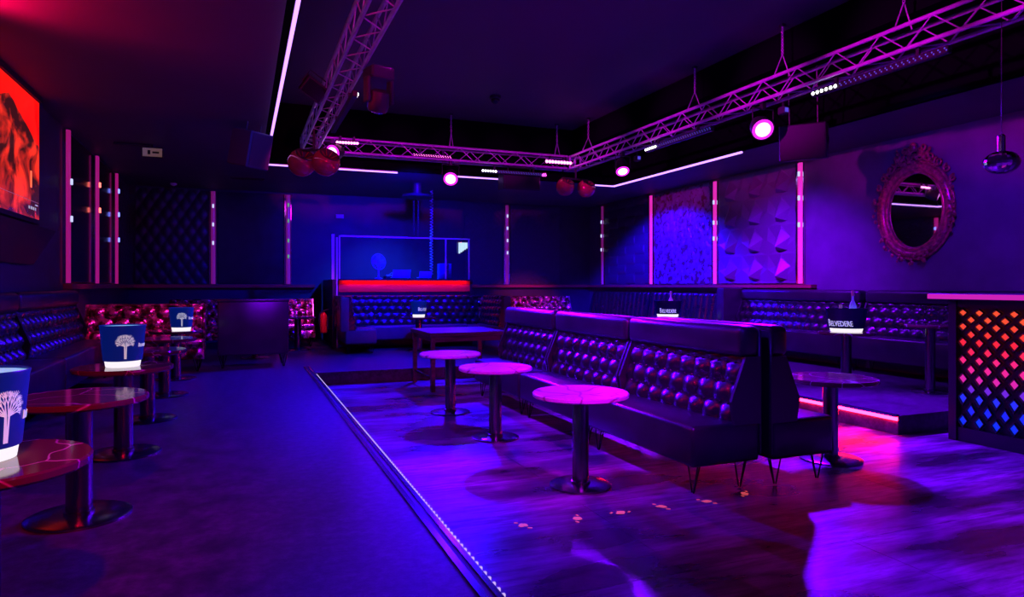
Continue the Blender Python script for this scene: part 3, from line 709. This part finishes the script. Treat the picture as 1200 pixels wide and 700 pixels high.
# lattice: a slab with diamond holes assembled around each opening
lat = MB(); cellmats = []
rowcol = [(1,.08,.03), (1,.08,.03), (1,.06,.03), (1,.04,.035), (1,.02,.05), (1,.02,.10), (1,.02,.22), (.9,.02,.32), (.75,.02,.42), (.16,.02,.75), (.02,.03,1), (.01,.02,1), (.005,.03,1)]
for ri, (z, od) in enumerate(allr):
    zu = allr[ri-1][0]-z if ri > 0 else .06
    zl = z-allr[ri+1][0] if ri < len(allr)-1 else .11
    hu, hl = zu*.54, zl*.54
    hw = pitch*.27
    cm = emis('cell_light_%d' % ri, rowcol[ri], 1.0)
    me = MB().add([(-.0,-hw,0),(-.0,0,-hl),(-.0,hw,0),(-.0,0,hu)], [(0,3,2,1)]).add([(.012,-hw,0),(.012,0,-hl),(.012,hw,0),(.012,0,hu)], [(0,1,2,3)])
    me.f += [(i, (i+1) % 4, 4+(i+1) % 4, 4+i) for i in range(4)]
    me = me.mesh('light_cell', cm)
    for c in range(ncol):
        yv = 1.05-c*pitch-(pitch/2 if od else 0)
        if yv < -1.45: continue
        o = link('light_cell', me, bar); o.location = (.028, yv, z)
        # frame moulding around the opening
        O = [(yv-hw, z), (yv, z-hl), (yv+hw, z), (yv, z+hu)]
        s = 1.22
        Q = [(yv+(a-yv)*s, z+(b-z)*s) for a, b in O]
        v = [(.0, a, b) for a, b in O]+[(.0, a, b) for a, b in Q]+[(.03, a, b) for a, b in O]+[(.03, a, b) for a, b in Q]
        f = []
        for i in range(4):
            j = (i+1) % 4
            f += [(i, 4+i, 4+j, j), (i, j, 8+j, 8+i), (4+i, 12+i, 12+j, 4+j)]
        lat.add(v, f)
lat.build('lattice', M['blackplastic'], bar)
MB().box(.042, .06, -1.5, 1.10, 0, 1.44).build('lattice_back', M['blackplastic'], bar)
MB().box(-.0, .042, -1.5, 1.10, 0, .14).box(.0, .042, -1.5, 1.10, 1.36, 1.44).build('front_rail', M['blackplastic'], bar)

# ------------------------------------------------------------------ trusses
ZT0, ZT1, TS = 3.94, 4.20, .26
def brace_mesh(l):
    return MB().tube([(0,0,0), (0,0,l)], .008, 6).mesh('brace', M['alu'])
def truss(label, p0, axis, L):
    t = thing('lighting_truss', label, 'truss', p0)
    a = Vector((1,0,0)) if axis == 'x' else Vector((0,1,0)); s = Vector((0,1,0)) if axis == 'x' else Vector((1,0,0)); zv = Vector((0,0,1))
    for i in (0, 1):
        for j in (0, 1):
            b = s*(i*TS)+zv*(j*TS); MB().tube([b, b+a*L], .024, 10).build('chord', M['alu'], t, True)
    n = int(L/.30); st = L/n; ln = math.sqrt(st*st+TS*TS); bm = brace_mesh(ln)
    def put(q0, q1):
        o = link('brace', bm, t); o.location = q0; o.rotation_euler = (q1-q0).to_track_quat('Z', 'Y').to_euler()
    for i in range(n):
        u0, u1 = a*(i*st), a*((i+1)*st); e = i % 2
        for fx in (0, 1):
            put(u0+s*(fx*TS)+zv*(TS*(e ^ fx)), u1+s*(fx*TS)+zv*(TS*(1-(e ^ fx))))
        put(u0+s*(TS*e), u1+s*(TS*(1-e)))
    return t
XTL, XTR, YTB = 1.06, 6.66, 13.2
truss('silvery lighting truss on the left, running from above the camera to the back', (XTL, 1.0, ZT0), 'y', YTB-1.05)
truss('silvery lighting truss crossing the back of the room', (XTL+TS+.06, YTB, ZT0), 'x', XTR-XTL-TS-.12)
truss('silvery lighting truss on the right above the benches', (XTR, 1.5, ZT0), 'y', YTB-1.55)
for lab, x, yy in (('left back truss corner block above the red balls', XTL, YTB), ('right back truss corner block behind the pink light bar', XTR, YTB)):
    t = thing('truss_corner', lab, 'truss', (x, yy, ZT0))
    for i in (0, 1):
        for j in (0, 1):
            MB().tube([(i*TS, j*TS, -.02), (i*TS, j*TS, TS+.02)], .024, 8).build('post', M['alu'], t, True)
    for z in (0, TS):
        MB().tube([(0,0,z), (TS,0,z), (TS,TS,z), (0,TS,z)], .024, 8, closed=True).build('ring', M['alu'], t, True)
# chain hangers
def hanger(label, x, yy, axis, zc=ZU):
    t = thing('chain_hanger', label, 'chain', (x, yy, ZT1+.03))
    s = .13
    d = (s, 0, 0) if axis == 'y' else (0, s, 0)
    MB().tube([(-d[0], -d[1], 0), (0, 0, .28), (d[0], d[1], 0)], .009, 6).build('sling', M['alu'], t)
    mb = MB(); z = .27; k = 0
    while z < zc-ZT1-.08:
        pts = [(.014*math.cos(q)*(k % 2), .014*math.cos(q)*(1-k % 2), z+.026+.026*math.sin(q)) for q in [2*PI*i/8 for i in range(8)]]
        mb.tube(pts, .005, 5, closed=True); z += .041; k += 1
    mb.build('chain', M['alu'], t)
    MB().box(-.03, .03, -.03, .03, zc-ZT1-.06, zc-ZT1-.03).build('ceiling_plate', M['blackplastic'], t)
for x, yy, ax, lab in ((XTR+.13, 5.3, 'y', 'chain hanger holding the right truss above the long light bar'), (XTR+.13, 7.1, 'y', 'chain hanger holding the right truss above the brightest lamp'), (XTR+.13, 9.0, 'y', 'chain hanger holding the right truss above the middle light bar'),
                       (XTR-.25, YTB+.13, 'x', 'chain hanger left of the pink light bar on the back truss'), (4.0, YTB+.13, 'x', 'chain hanger on the middle of the back truss'), (XTR+.13, 12.6, 'y', 'chain hanger at the back end of the right truss')):
    hanger(lab, x, yy, ax)

# par lamps
def par(label, loc, aim, r, zt):
    t = thing('par_lamp', label, 'stage lamp', loc)
    q = (Vector(aim)-Vector(loc)).to_track_quat('-Z', 'Y').to_matrix().to_4x4()
    MB().lathe([(r*.55, .30), (r*.7, .27), (r*.95, .16), (r, .0), (r+.008, .0), (r+.008, .012)], 24, cap1=False).xf(q).build('can', M['blackplastic'], t, True)
    MB().lathe([(r*.96, .008), (r*.93, -.002), (r*.70, -.006), (r*.68, .0)], 24, cap0=False, cap1=False).xf(q).build('halo_ring', M['halo_ring'], t, True, label='magenta halo ring around the lens')  # halo around the lens painted as a glowing ring
    MB().lathe([(r*.70, .0), (r*.5, -.010), (.01, -.014)], 24).xf(q).build('lens', M['lens'], t, True, label='glowing pink white lens')
    top = zt-loc[2]
    MB().tube([(-r-.03, 0, .08), (-r-.03, 0, top-.10), (r+.03, 0, top-.10), (r+.03, 0, .08)], .010, 6).build('yoke', M['blackplastic'], t)
    MB().box(-.03, .03, -.03, .03, top-.11, top-.02).build('clamp', M['blackplastic'], t)
    return t
par('brightest pink stage lamp under the right truss', (6.73, 7.4, 3.55), (4.4, 2.6, .2), .15, ZT0)
par('pink stage lamp at the back end of the right truss', (6.72, 11.1, 3.55), (5.6, 7.5, -1.6), .13, ZT0)
par('pink stage lamp under the middle of the back truss', (3.95, 13.2, 3.55), (2.4, 8.5, .3), .15, ZT0)
par('pink stage lamp at the left end of the back truss', (1.57, 12.92, 3.86), (-1.6, 9.2, 2.4), .15, ZT0+.2)

# led battens
def batten(label, loc, rz, L, lit, npx, key_on='led_white', key_off='led_dim', tilt=0, d=.022, z0=0):
    t = thing('light_bar', label, 'light bar', loc, rot=(tilt, 0, rz))
    MB().rbox(0, L, 0, .07, -.04, .04, .008, 1).build('housing', M['blackplastic'], t)
    a, b = MB(), MB()
    for i in range(npx):
        x = L*(i+.5)/npx
        if i < lit: a.ball((x, -.004, 0), d, 10, 6, (1, .5, 1))
        else: b.ball((x, -.004, .012), d*.42, 6, 4, (1, .5, 1)).ball((x+L*.3/npx, -.004, -.012), d*.42, 6, 4, (1, .5, 1))
    if a.v: a.build('lit_pixel', M[key_on], t, True)
    if b.v: stuff(b.build('dim_pixel', M[key_off], t, True))
    for x in (L*.2, L*.8): MB().box(x-.02, x+.02, .025, .055, .04, .13).build('bracket', M['blackplastic'], t)
batten('long white light bar under the near end of the right truss', (6.68, 6.5, 3.80), -PI/2, 1.78, 6, 26)
batten('white light bar under the middle of the right truss', (6.68, 10.28, 3.80), -PI/2, 1.82, 6, 30)
batten('white light bar under the right end of the back truss', (4.6, 13.15, 3.76), 0, 1.48, 6, 26)
batten('dim light bar under the left truss', (1.36, 8.6, 3.80), PI/2, 2.2, 2, 30)
batten('pink light bar on the right back truss corner', (6.0, 13.05, 4.03), 0, .63, 9, 9, 'led_pink', d=.035)
batten('pink light bar at the left end of the back truss', (1.66, 13.09, 4.10), -.1, .42, 8, 8, 'led_pink', d=.026)
batten('dim pink light bar inside the middle of the back truss', (3.2, 13.33, 4.02), 0, .8, 0, 16, 'led_pink', 'led_pink', d=.016)

# ball speakers
def ball_pair(label, loc, r, gap, rz, open_dir):
    t = thing('ball_lamp', label, 'ball lamp', loc, rz)
    MB().tube([(-gap/2, 0, r*.9), (gap/2, 0, r*.9)], .02, 8).build('crossbar', M['blackplastic'], t)
    MB().tube([(0, 0, r*.9), (0, 0, ZT0-.024-loc[2])], .02, 8).build('stem', M['blackplastic'], t)
    q = Vector(open_dir).to_track_quat('Z', 'Y').to_matrix().to_4x4()
    for s in (-1, 1):
        prof = [(max(.002, r*math.sin(PI*a/16)), -r*math.cos(PI*a/16)) for a in range(0, 13)]
        m = Matrix.Translation((s*gap/2, 0, 0)) @ q
        shell = MB().lathe(prof, 28, cap1=False).xf(m).build('shell', M['ball'], t, True, 80)
        rr, rz_ = prof[-1]
        MB().lathe([(rr*1.03, rz_-.008), (rr*1.03, rz_+.008), (rr*.92, rz_+.008), (rr*.35, rz_-r*.35), (.004, rz_-r*.35)], 28, cap0=False, cap1=False).xf(m).build('cone', M['ball_dark'], shell, True, 40)
        mb = MB()
        for k in range(8):
            a = PI*k/4; mb.tube([(rr*.9*math.cos(a), rr*.9*math.sin(a), rz_), (rr*.3*math.cos(a), rr*.3*math.sin(a), rz_-r*.30)], .008, 5)
        mb.xf(m).build('cone_ribs', M['ball'], shell)
ball_pair('pair of shiny red balls hanging at the left back truss corner', (1.09, 11.35, 3.38), .225, .40, -.45, (.55, -.45, .75))
ball_pair('pair of dim red balls hanging below the pink light bar', (6.70, 13.0, 3.50), .20, .54, .1, (.1, -.6, .85))

# fixtures on left truss
t = thing('flood_light', 'boxy flood light on the left truss', 'stage lamp', (.90, 9.4, 4.02), rot=(.5, .5, .3))
MB().rbox(-.16, .16, -.07, .07, -.12, .12, .015, 1).build('housing', M['speaker'], t)
MB().box(-.14, .14, -.076, -.07, -.10, .10).build('front_glass', M['panel_gloss'], t)
MB().tube([(-.18, 0, 0), (-.18, 0, .18), (.18, 0, .18), (.18, 0, 0)], .01, 6).build('bracket', M['blackplastic'], t)
t = thing('moving_head', 'dark moving head lamp hanging from the left truss', 'stage lamp', (1.5, 7.95, 3.68), .3)
MB().rbox(-.15, .15, -.13, .13, .12, .26, .02, 1).build('base', M['speaker'], t)
for s in (-1, 1): MB().rbox(s*.15-.025, s*.15+.025, -.06, .06, -.16, .14, .015, 1).build('yoke_arm', M['speaker'], t)
hd = MB().lathe([(.06, .13), (.11, .10), (.125, .0), (.12, -.10), (.10, -.13)], 24).xf(Matrix.Rotation(.35, 4, 'X')).xf(Matrix.Translation((0, 0, -.12))).build('head', M['speaker'], t, True)
MB().lathe([(.09, -.132), (.05, -.15), (.004, -.155)], 24).xf(Matrix.Rotation(.35, 4, 'X')).xf(Matrix.Translation((0, 0, -.12))).build('lens', M['mirror'], hd, True)
# pin lamps beside right truss lamps
for x, yy, lab in ((6.95, 7.25, 'small dim box lamp right of the brightest lamp'), (6.98, 11.0, 'small dim box lamp beside the back right truss lamp')):
    t = thing('pin_lamp', lab, 'stage lamp', (x, yy, 3.80))
    MB().rbox(-.05, .05, -.06, .06, -.05, .05, .01, 1).build('housing', M['speaker'], t); MB().box(-.03, .03, -.064, -.06, -.03, .03).build('lens', M['led_dim'], t)
    MB().box(-.012, .012, -.012, .012, .05, .13).build('clamp', M['blackplastic'], t)
# speakers
def speaker(label, loc, rot, w_, d_, h_, hang):
    t = thing('loudspeaker', label, 'loudspeaker', loc, rot=rot)
    MB().rbox(-w_/2, w_/2, -d_/2, d_/2, -h_/2, h_/2, .015, 1).build('cabinet', M['speaker'], t)
    MB().box(-w_/2+.03, w_/2-.03, -d_/2-.008, -d_/2, -h_/2+.03, h_/2-.03).build('grille', M['blackplastic'], t)
    MB().lathe([(.05, 0), (.07, .01), (.03, .02)], 20).xf(Matrix.Rotation(PI/2, 4, 'Y')).xf(Matrix.Translation((w_/2, 0, 0))).build('mount_disc', M['blackplastic'], t, True)
    for x in (-w_*.3, w_*.3): MB().tube([(x, 0, h_/2), (x, 0, h_/2+hang)], .010, 6).build('hanging_rod', M['blackplastic'], t)
speaker('blue lit loudspeaker hanging left of the violet ceiling strip', (.12, 10.5, 3.36), (.22, 0, .75), .42, .40, .52, .12)
speaker('wide dark loudspeaker hanging left of the dim red balls', (5.55, 13.42, 3.62), (0, 0, 0), .85, .35, .40, .12)
speaker('dark loudspeaker under the right ceiling near the faceted panel', (7.42, 7.35, 3.42), (.15, 0, -.9), .62, .35, .5, .78)
for o in kids(bpy.data.objects['loudspeaker.002']): o.data.materials[0] = M['blackplastic']
# ceiling bits
t = thing('exit_sign', 'small emergency sign hanging from the left low ceiling', 'sign', (-1.38, 12.7, ZC))
MB().box(-.012, .012, -.012, .012, -.06, 0).build('stem', M['blackplastic'], t)
MB().rbox(-.16, .16, -.03, .03, -.22, -.05, .008, 1).build('case', M['blackplastic'], t)
MB().box(-.145, .145, -.034, -.03, -.205, -.065).build('face', M['signface'], t)
MB().box(-.07, -.03, -.036, -.034, -.17, -.10).box(0, .10, -.036, -.034, -.15, -.12).build('pictogram', M['blackplastic'], t)
tag(MB().tube([(-1.95, 12.7, ZC-.02), (-1.42, 12.7, ZC-.02)], .018, 6).build('conduit', M['blackplastic']), 'thin dark conduit on the low ceiling left of the emergency sign', 'conduit')
t = thing('smoke_detector', 'small pale detector on the left ceiling near the back wall', 'detector', (-1.45, 17.3, ZC))
MB().lathe([(.07, 0), (.07, -.03), (.05, -.05)], 20).build('case', M['paper'], t, True); MB().lathe([(.025, -.05), (.02, -.065)], 12).build('sensor', M['paper'], t, True)
t = thing('ceiling_vent', 'slim dark air vent in the left low ceiling before the back wall', 'vent', (.12, 15.9, ZC))
MB().box(-.35, .35, -.07, .07, -.02, 0).build('frame', M['speaker'], t)
for k in range(4): MB().box(-.33, .33, -.055+k*.03, -.045+k*.03, -.03, -.02).build('slat', M['blackplastic'], t)
t = thing('dome_camera', 'small dark dome camera on the upper ceiling', 'camera', (4.4, 11.8, ZU))
MB().lathe([(.11, 0), (.11, -.05), (.09, -.06)], 24).build('ring', M['blackplastic'], t, True); MB().ball((0,0,-.06), .085, 18, 10).build('dome', M['panel_gloss'], t, True)
# pendant
t = thing('pendant_lamp', 'sparkling mirrored globe pendant above the lattice bar', 'pendant lamp', (6.81, 4.28, 2.57))
MB().tube([(0,0,.26), (0,0,ZU-2.57)], .004, 6).build('cord', M['blackplastic'], t)
MB().lathe([(.035, .09), (.035, .25), (.02, .27)], 20).build('neck', M['chrome'], t, True, 30)
MB().ball((0,0,0), .155, 22, 14, (1,1,.72)).build('globe', M['disco'], t)

# ------------------------------------------------------------------ oval mirror
mr = thing('oval_mirror', 'ornate red framed oval mirror on the right wall', 'mirror', (XR, 7.40, 2.55), -PI/2)
def ell(a, rx, rz): return (rx*math.cos(a), rz*math.sin(a))
n = 72
MB().add([(rx_*math.cos(2*PI*i/48), yv, rz_*math.sin(2*PI*i/48)) for yv, rx_, rz_ in ((-.02, .46, .58), (0, .46, .58)) for i in range(48)],
         [tuple(range(47, -1, -1)), tuple(range(48, 96))]+[(i, (i+1) % 48, 48+(i+1) % 48, 48+i) for i in range(48)]).build('mirror_glass', M['mirror'], mr)
for rx_, rz_, rr, yv, nm in ((.48, .60, .028, -.045, 'inner_bead'), (.56, .68, .07, -.03, 'frame_ring'), (.635, .755, .022, -.035, 'outer_bead')):
    MB().tube([(rx_*math.cos(2*PI*i/n), yv, rz_*math.sin(2*PI*i/n)) for i in range(n)], rr, 10, closed=True).build(nm, M['frame'], mr, True, 80)
def scroll_pts(cx, cz, r, a0, turns, sgn):
    return [(cx+(r*(1-.75*i/22))*math.cos(a0+sgn*turns*2*PI*i/22), -.05, cz+(r*(1-.75*i/22))*math.sin(a0+sgn*turns*2*PI*i/22)) for i in range(23)]
for s in (-1, 1):
    for cx, cz, r, a0 in ((.10, .86, .10, PI), (.26, .80, .085, PI*.7), (.40, .70, .075, PI*.6), (.53, .58, .06, PI*.5), (.62, .42, .05, PI*.4), (.15, .96, .06, PI)):
        MB().tube(scroll_pts(s*cx, cz, r, a0 if s > 0 else PI-a0, 1.3, s), [.022-.012*i/22 for i in range(23)], 7).build('scroll', M['frame'], mr, True, 80)
mb = MB(); rnd = random.Random(5)
for i in range(110):
    a = rnd.uniform(0, 2*PI); q = rnd.uniform(.98, 1.24)
    mb.ball((.56*q*math.cos(a), -.085-rnd.uniform(0, .02), .68*q*math.sin(a)), rnd.uniform(.016, .034), 7, 5, (1, .7, 1.2))
for i in range(60):
    mb.ball((rnd.uniform(-.3, .3)*(1-.0), -.07, rnd.uniform(.74, .98)), rnd.uniform(.016, .034), 7, 5, (1, .7, 1.2))
stuff(mb.build('carved_leaf', M['frame'], mr, True))
MB().ball((0, -.07, .98), .06, 10, 8, (1, .6, 1.3)).build('crest_finial', M['frame'], mr, True)

# ------------------------------------------------------------------ dj booth
bt = thing('dj_booth', 'dark booth with red band and tall glass front behind the U-shaped sofa', 'booth', (2.0, 15.3, 0))
BW = 3.05
MB().box(.0, BW, 0, .08, 0, 1.24).build('front_panel', M['blackplastic'], bt)
MB().box(-.0, BW, -.02, .08, 1.24, 1.50).build('red_band', M['redwood'], bt, label='red lacquered band')
MB().box(-.0, BW, -.12, .90, 1.50, 1.53).build('counter', M['blackplastic'], bt)
MB().box(BW, BW+.06, -.03, 2.2, 0, 1.52).build('side_panel', M['blackplastic'], bt)
MB().box(-.06, 0, -.03, 2.6, 0, 1.52).build('side_panel', M['blackplastic'], bt)
MB().box(-.14, -.06, -.05, .02, 0, 1.52).build('side_cheek', M['blackplastic'], bt)
MB().box(-.06, -.03, -.06, -.03, 0, 2.45).build('corner_trim', M['satin'], bt)
MB().box(-.15, -.09, -.0, .03, 1.52, 2.52).build('mirror_strip', M['satin'], bt)
gt = thing('glass_screen', 'tall clear glass screen standing on the booth counter above the red band', 'glass screen', (2.0, 15.3, 0))
for x, z1 in ((.0, 2.50), (BW*.80, 2.48), (BW-.04, 2.48)):
    MB().box(x, x+.03, -.03, .0, 1.53, z1).build('glass_post', M['satin'], gt)
for x0, x1 in ((.03, BW*.80), (BW*.80+.03, BW-.04)):
    MB().box(x0, x1, -.02, -.012, 1.53, 2.47).build('glass_pane', M['glassy'], gt)
MB().box(0, BW, -.03, .0, 2.47, 2.50).build('top_rail', M['satin'], gt)
tag(MB().box(-.10, .10, -.03, 0, -.05, .05).build('wall_box', mat('box_violet', (.45,.3,.5), .5)), 'small violet lit box on the back wall left above the booth', 'wall box'); bpy.data.objects['wall_box'].location = (2.38, YB, 3.19)
ld = bpy.data.lights.new('band_fill', 'AREA'); ld.shape = 'RECTANGLE'; ld.size = 2.9; ld.size_y = .03; ld.color = (1, .01, .02); ld.energy = 5  # unseen red fill added under the counter to redden the band
lo = bpy.data.objects.new('band_fill', ld); COL.objects.link(lo); lo.parent = bt; lo.location = (BW/2, -.09, 1.49); lo.rotation_euler = (math.radians(25), 0, 0)
# equipment
t = thing('desk_fan', 'white round desk fan behind the booth glass', 'fan', (2.93, 15.55, 1.53))
MB().lathe([(.10, 0), (.10, .02), (.03, .04)], 24).build('base', M['fan'], t, True)
MB().lathe([(.022, .03), (.018, .26)], 12).build('stand', M['fan'], t, True)
cg = Matrix.Translation((0, 0, .40)) @ Matrix.Rotation(PI/2-.1, 4, 'X') @ Matrix.Rotation(.4, 4, 'Y')
mb = MB()
for r in (.06, .12, .18): mb.tube([(r*math.cos(2*PI*i/28), r*math.sin(2*PI*i/28), .02+.05*(1-r/.18)) for i in range(28)], .004, 5, closed=True)
for k in range(20):
    a = 2*PI*k/20; mb.tube([(.03*math.cos(a), .03*math.sin(a), .065), (.18*math.cos(a), .18*math.sin(a), .02)], .003, 4)
mb.tube([(.185*math.cos(2*PI*i/28), .185*math.sin(2*PI*i/28), .0) for i in range(28)], .010, 6, closed=True)
mb.xf(cg).build('cage', M['fan'], t)
for k in range(4):
    a = PI/2*k
    MB().add([(0,-.02,.01),(0,.02,-.01),(.15,.07,-.015),(.16,-.05,.02)], [(0,1,2,3),(3,2,1,0)]).xf(cg @ Matrix.Rotation(a, 4, 'Z')).build('blade', M['fan'], t)
MB().lathe([(.05, -.07), (.05, .0), (.03, .05)], 16).xf(cg).build('motor', M['fan'], t, True)
def deck(label, x, yv, w_, h_, lap):
    if lap:
        t = thing('laptop', label, 'laptop', (x, yv, 1.53))
        MB().rbox(-w_/2, w_/2, -.12, .12, .03, .05, .006, 1).build('keyboard', M['fan'], t)
        MB().add([(-w_/2, -.12, .05), (w_/2, -.12, .05), (w_/2, -.18, .05+h_), (-w_/2, -.18, .05+h_), (-w_/2, -.11, .05), (w_/2, -.11, .05), (w_/2, -.17, .05+h_), (-w_/2, -.17, .05+h_)],
                 [(0,1,2,3),(7,6,5,4),(0,4,5,1),(1,5,6,2),(2,6,7,3),(3,7,4,0)]).build('lid', M['fan'], t)
        mb = MB()
        for s in (-1, 1): mb.tube([(s*w_*.4, -.1, .0), (s*w_*.4, .1, .03)], .008, 5)
        mb.build('stand', M['chrome'], t)
    else:
        t = thing('mixer', label, 'mixer', (x, yv, 1.53))
        MB().rbox(-w_/2, w_/2, -.15, .15, 0, .09, .01, 1).build('case', M['speaker'], t)
        for i in range(6):
            MB().lathe([(.012, .09), (.01, .115)], 8, (-w_/2+.05+i*(w_-.1)/5, -.05, 0)).build('knob', M['fan'], t)
        MB().tube([(-w_*.3, -.1, .09), (0, -.1, .16), (w_*.3, -.1, .10)], .006, 5).build('cable', M['fan'], t)
deck('open laptop on a stand behind the booth glass', 3.45, 15.62, .42, .17, True)
deck('second laptop, right of the first behind the booth glass', 4.02, 15.62, .30, .14, True)
deck('low mixer with knobs right of the desk fan', 3.3, 15.98, .3, 0, False)
deck('low mixer with knobs at the right behind the booth glass', 4.1, 15.95, .5, 0, False) if False else None
t = tag(MB().rbox(-.15, .15, -.1, .1, 0, .38, .01, 1).build('equipment_case', mat('case_blue', (.2,.25,.6), .5)), 'blue upright equipment case behind the booth glass on the right', 'case'); t.location = (4.52, 15.62, 1.53)
t = thing('hung_slats', 'small glowing white hung slats at the right end of the booth glass', 'slats', (4.86, 15.22, 2.40))  # hung white slats; their brightness is put in as emission
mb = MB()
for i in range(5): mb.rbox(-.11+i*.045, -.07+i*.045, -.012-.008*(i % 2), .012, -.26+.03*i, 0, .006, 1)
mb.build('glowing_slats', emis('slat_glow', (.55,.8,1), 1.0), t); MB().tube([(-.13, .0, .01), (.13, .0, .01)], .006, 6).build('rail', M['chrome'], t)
# spiral hose & hanging cables & oval ceiling lamp
mb = MB(); mb.tube([(.035*math.cos(i*.9), .035*math.sin(i*.9), -i*.0105) for i in range(200)], .010, 5)
o = tag(mb.build('spiral_hose', mat('hose_grey', (.5,.5,.55), .4)), 'grey spiral hose hanging down behind the booth glass', 'hose'); o.location = (4.33, 16.1, ZC-.02)
t = thing('ceiling_fan_duct', 'oval blue lit ceiling unit above the booth', 'ceiling unit', (3.75, 15.2, ZC))
MB().lathe([(.10, 0), (.10, -.25), (.34, -.27), (.36, -.33), (.20, -.36)], 28).build('disc', M['speaker'], t, True)
for x in (-.05, .05): MB().tube([(x, .1, -.35), (x, .12, -1.2)], .008, 6).build('hanging_cable', M['speaker'], t)
# fire extinguisher
t = thing('fire_extinguisher', 'red fire extinguisher on the dark booth side', 'fire extinguisher', (1.71, 15.62, .32))
MB().lathe([(.07, 0), (.075, .02), (.075, .38), (.05, .44), (.025, .46)], 20).build('cylinder', M['ext'], t, True)
MB().lathe([(.02, .46), (.025, .50)], 12).build('valve', M['blackplastic'], t, True)
MB().tube([(-.02, 0, .49), (.10, 0, .53)], .008, 6).build('handle', M['blackplastic'], t)
MB().tube([(0, 0, .48), (-.09, -.02, .46), (-.10, -.03, .28), (-.085, -.02, .12)], .011, 6).build('hose', M['blackplastic'], t)
MB().box(-.05, .23, .07, .09, .08, .38).build('wall_bracket', M['blackplastic'], t)

# ------------------------------------------------------------------ glowing floor marks
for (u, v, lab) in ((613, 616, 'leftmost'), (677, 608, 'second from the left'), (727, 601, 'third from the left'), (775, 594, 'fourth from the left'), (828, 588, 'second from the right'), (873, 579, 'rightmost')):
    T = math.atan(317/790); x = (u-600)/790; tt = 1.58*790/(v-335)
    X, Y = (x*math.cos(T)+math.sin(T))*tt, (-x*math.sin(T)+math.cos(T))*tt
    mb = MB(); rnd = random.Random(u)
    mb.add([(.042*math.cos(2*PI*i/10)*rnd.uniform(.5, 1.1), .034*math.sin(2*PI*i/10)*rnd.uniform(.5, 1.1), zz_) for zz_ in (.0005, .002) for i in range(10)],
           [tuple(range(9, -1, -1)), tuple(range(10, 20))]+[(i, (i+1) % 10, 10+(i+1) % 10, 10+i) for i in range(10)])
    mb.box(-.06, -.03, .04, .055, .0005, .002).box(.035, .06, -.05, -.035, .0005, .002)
    o = mb.build('floor_mark', M['mark']); o.location = (X, Y, ZD); o.rotation_euler = (0, 0, rnd.uniform(0, 3))
    tag(o, 'small glowing pink floor sticker before the nearest bench, %s of six' % lab, 'mark', 'floor marks on the dance floor')
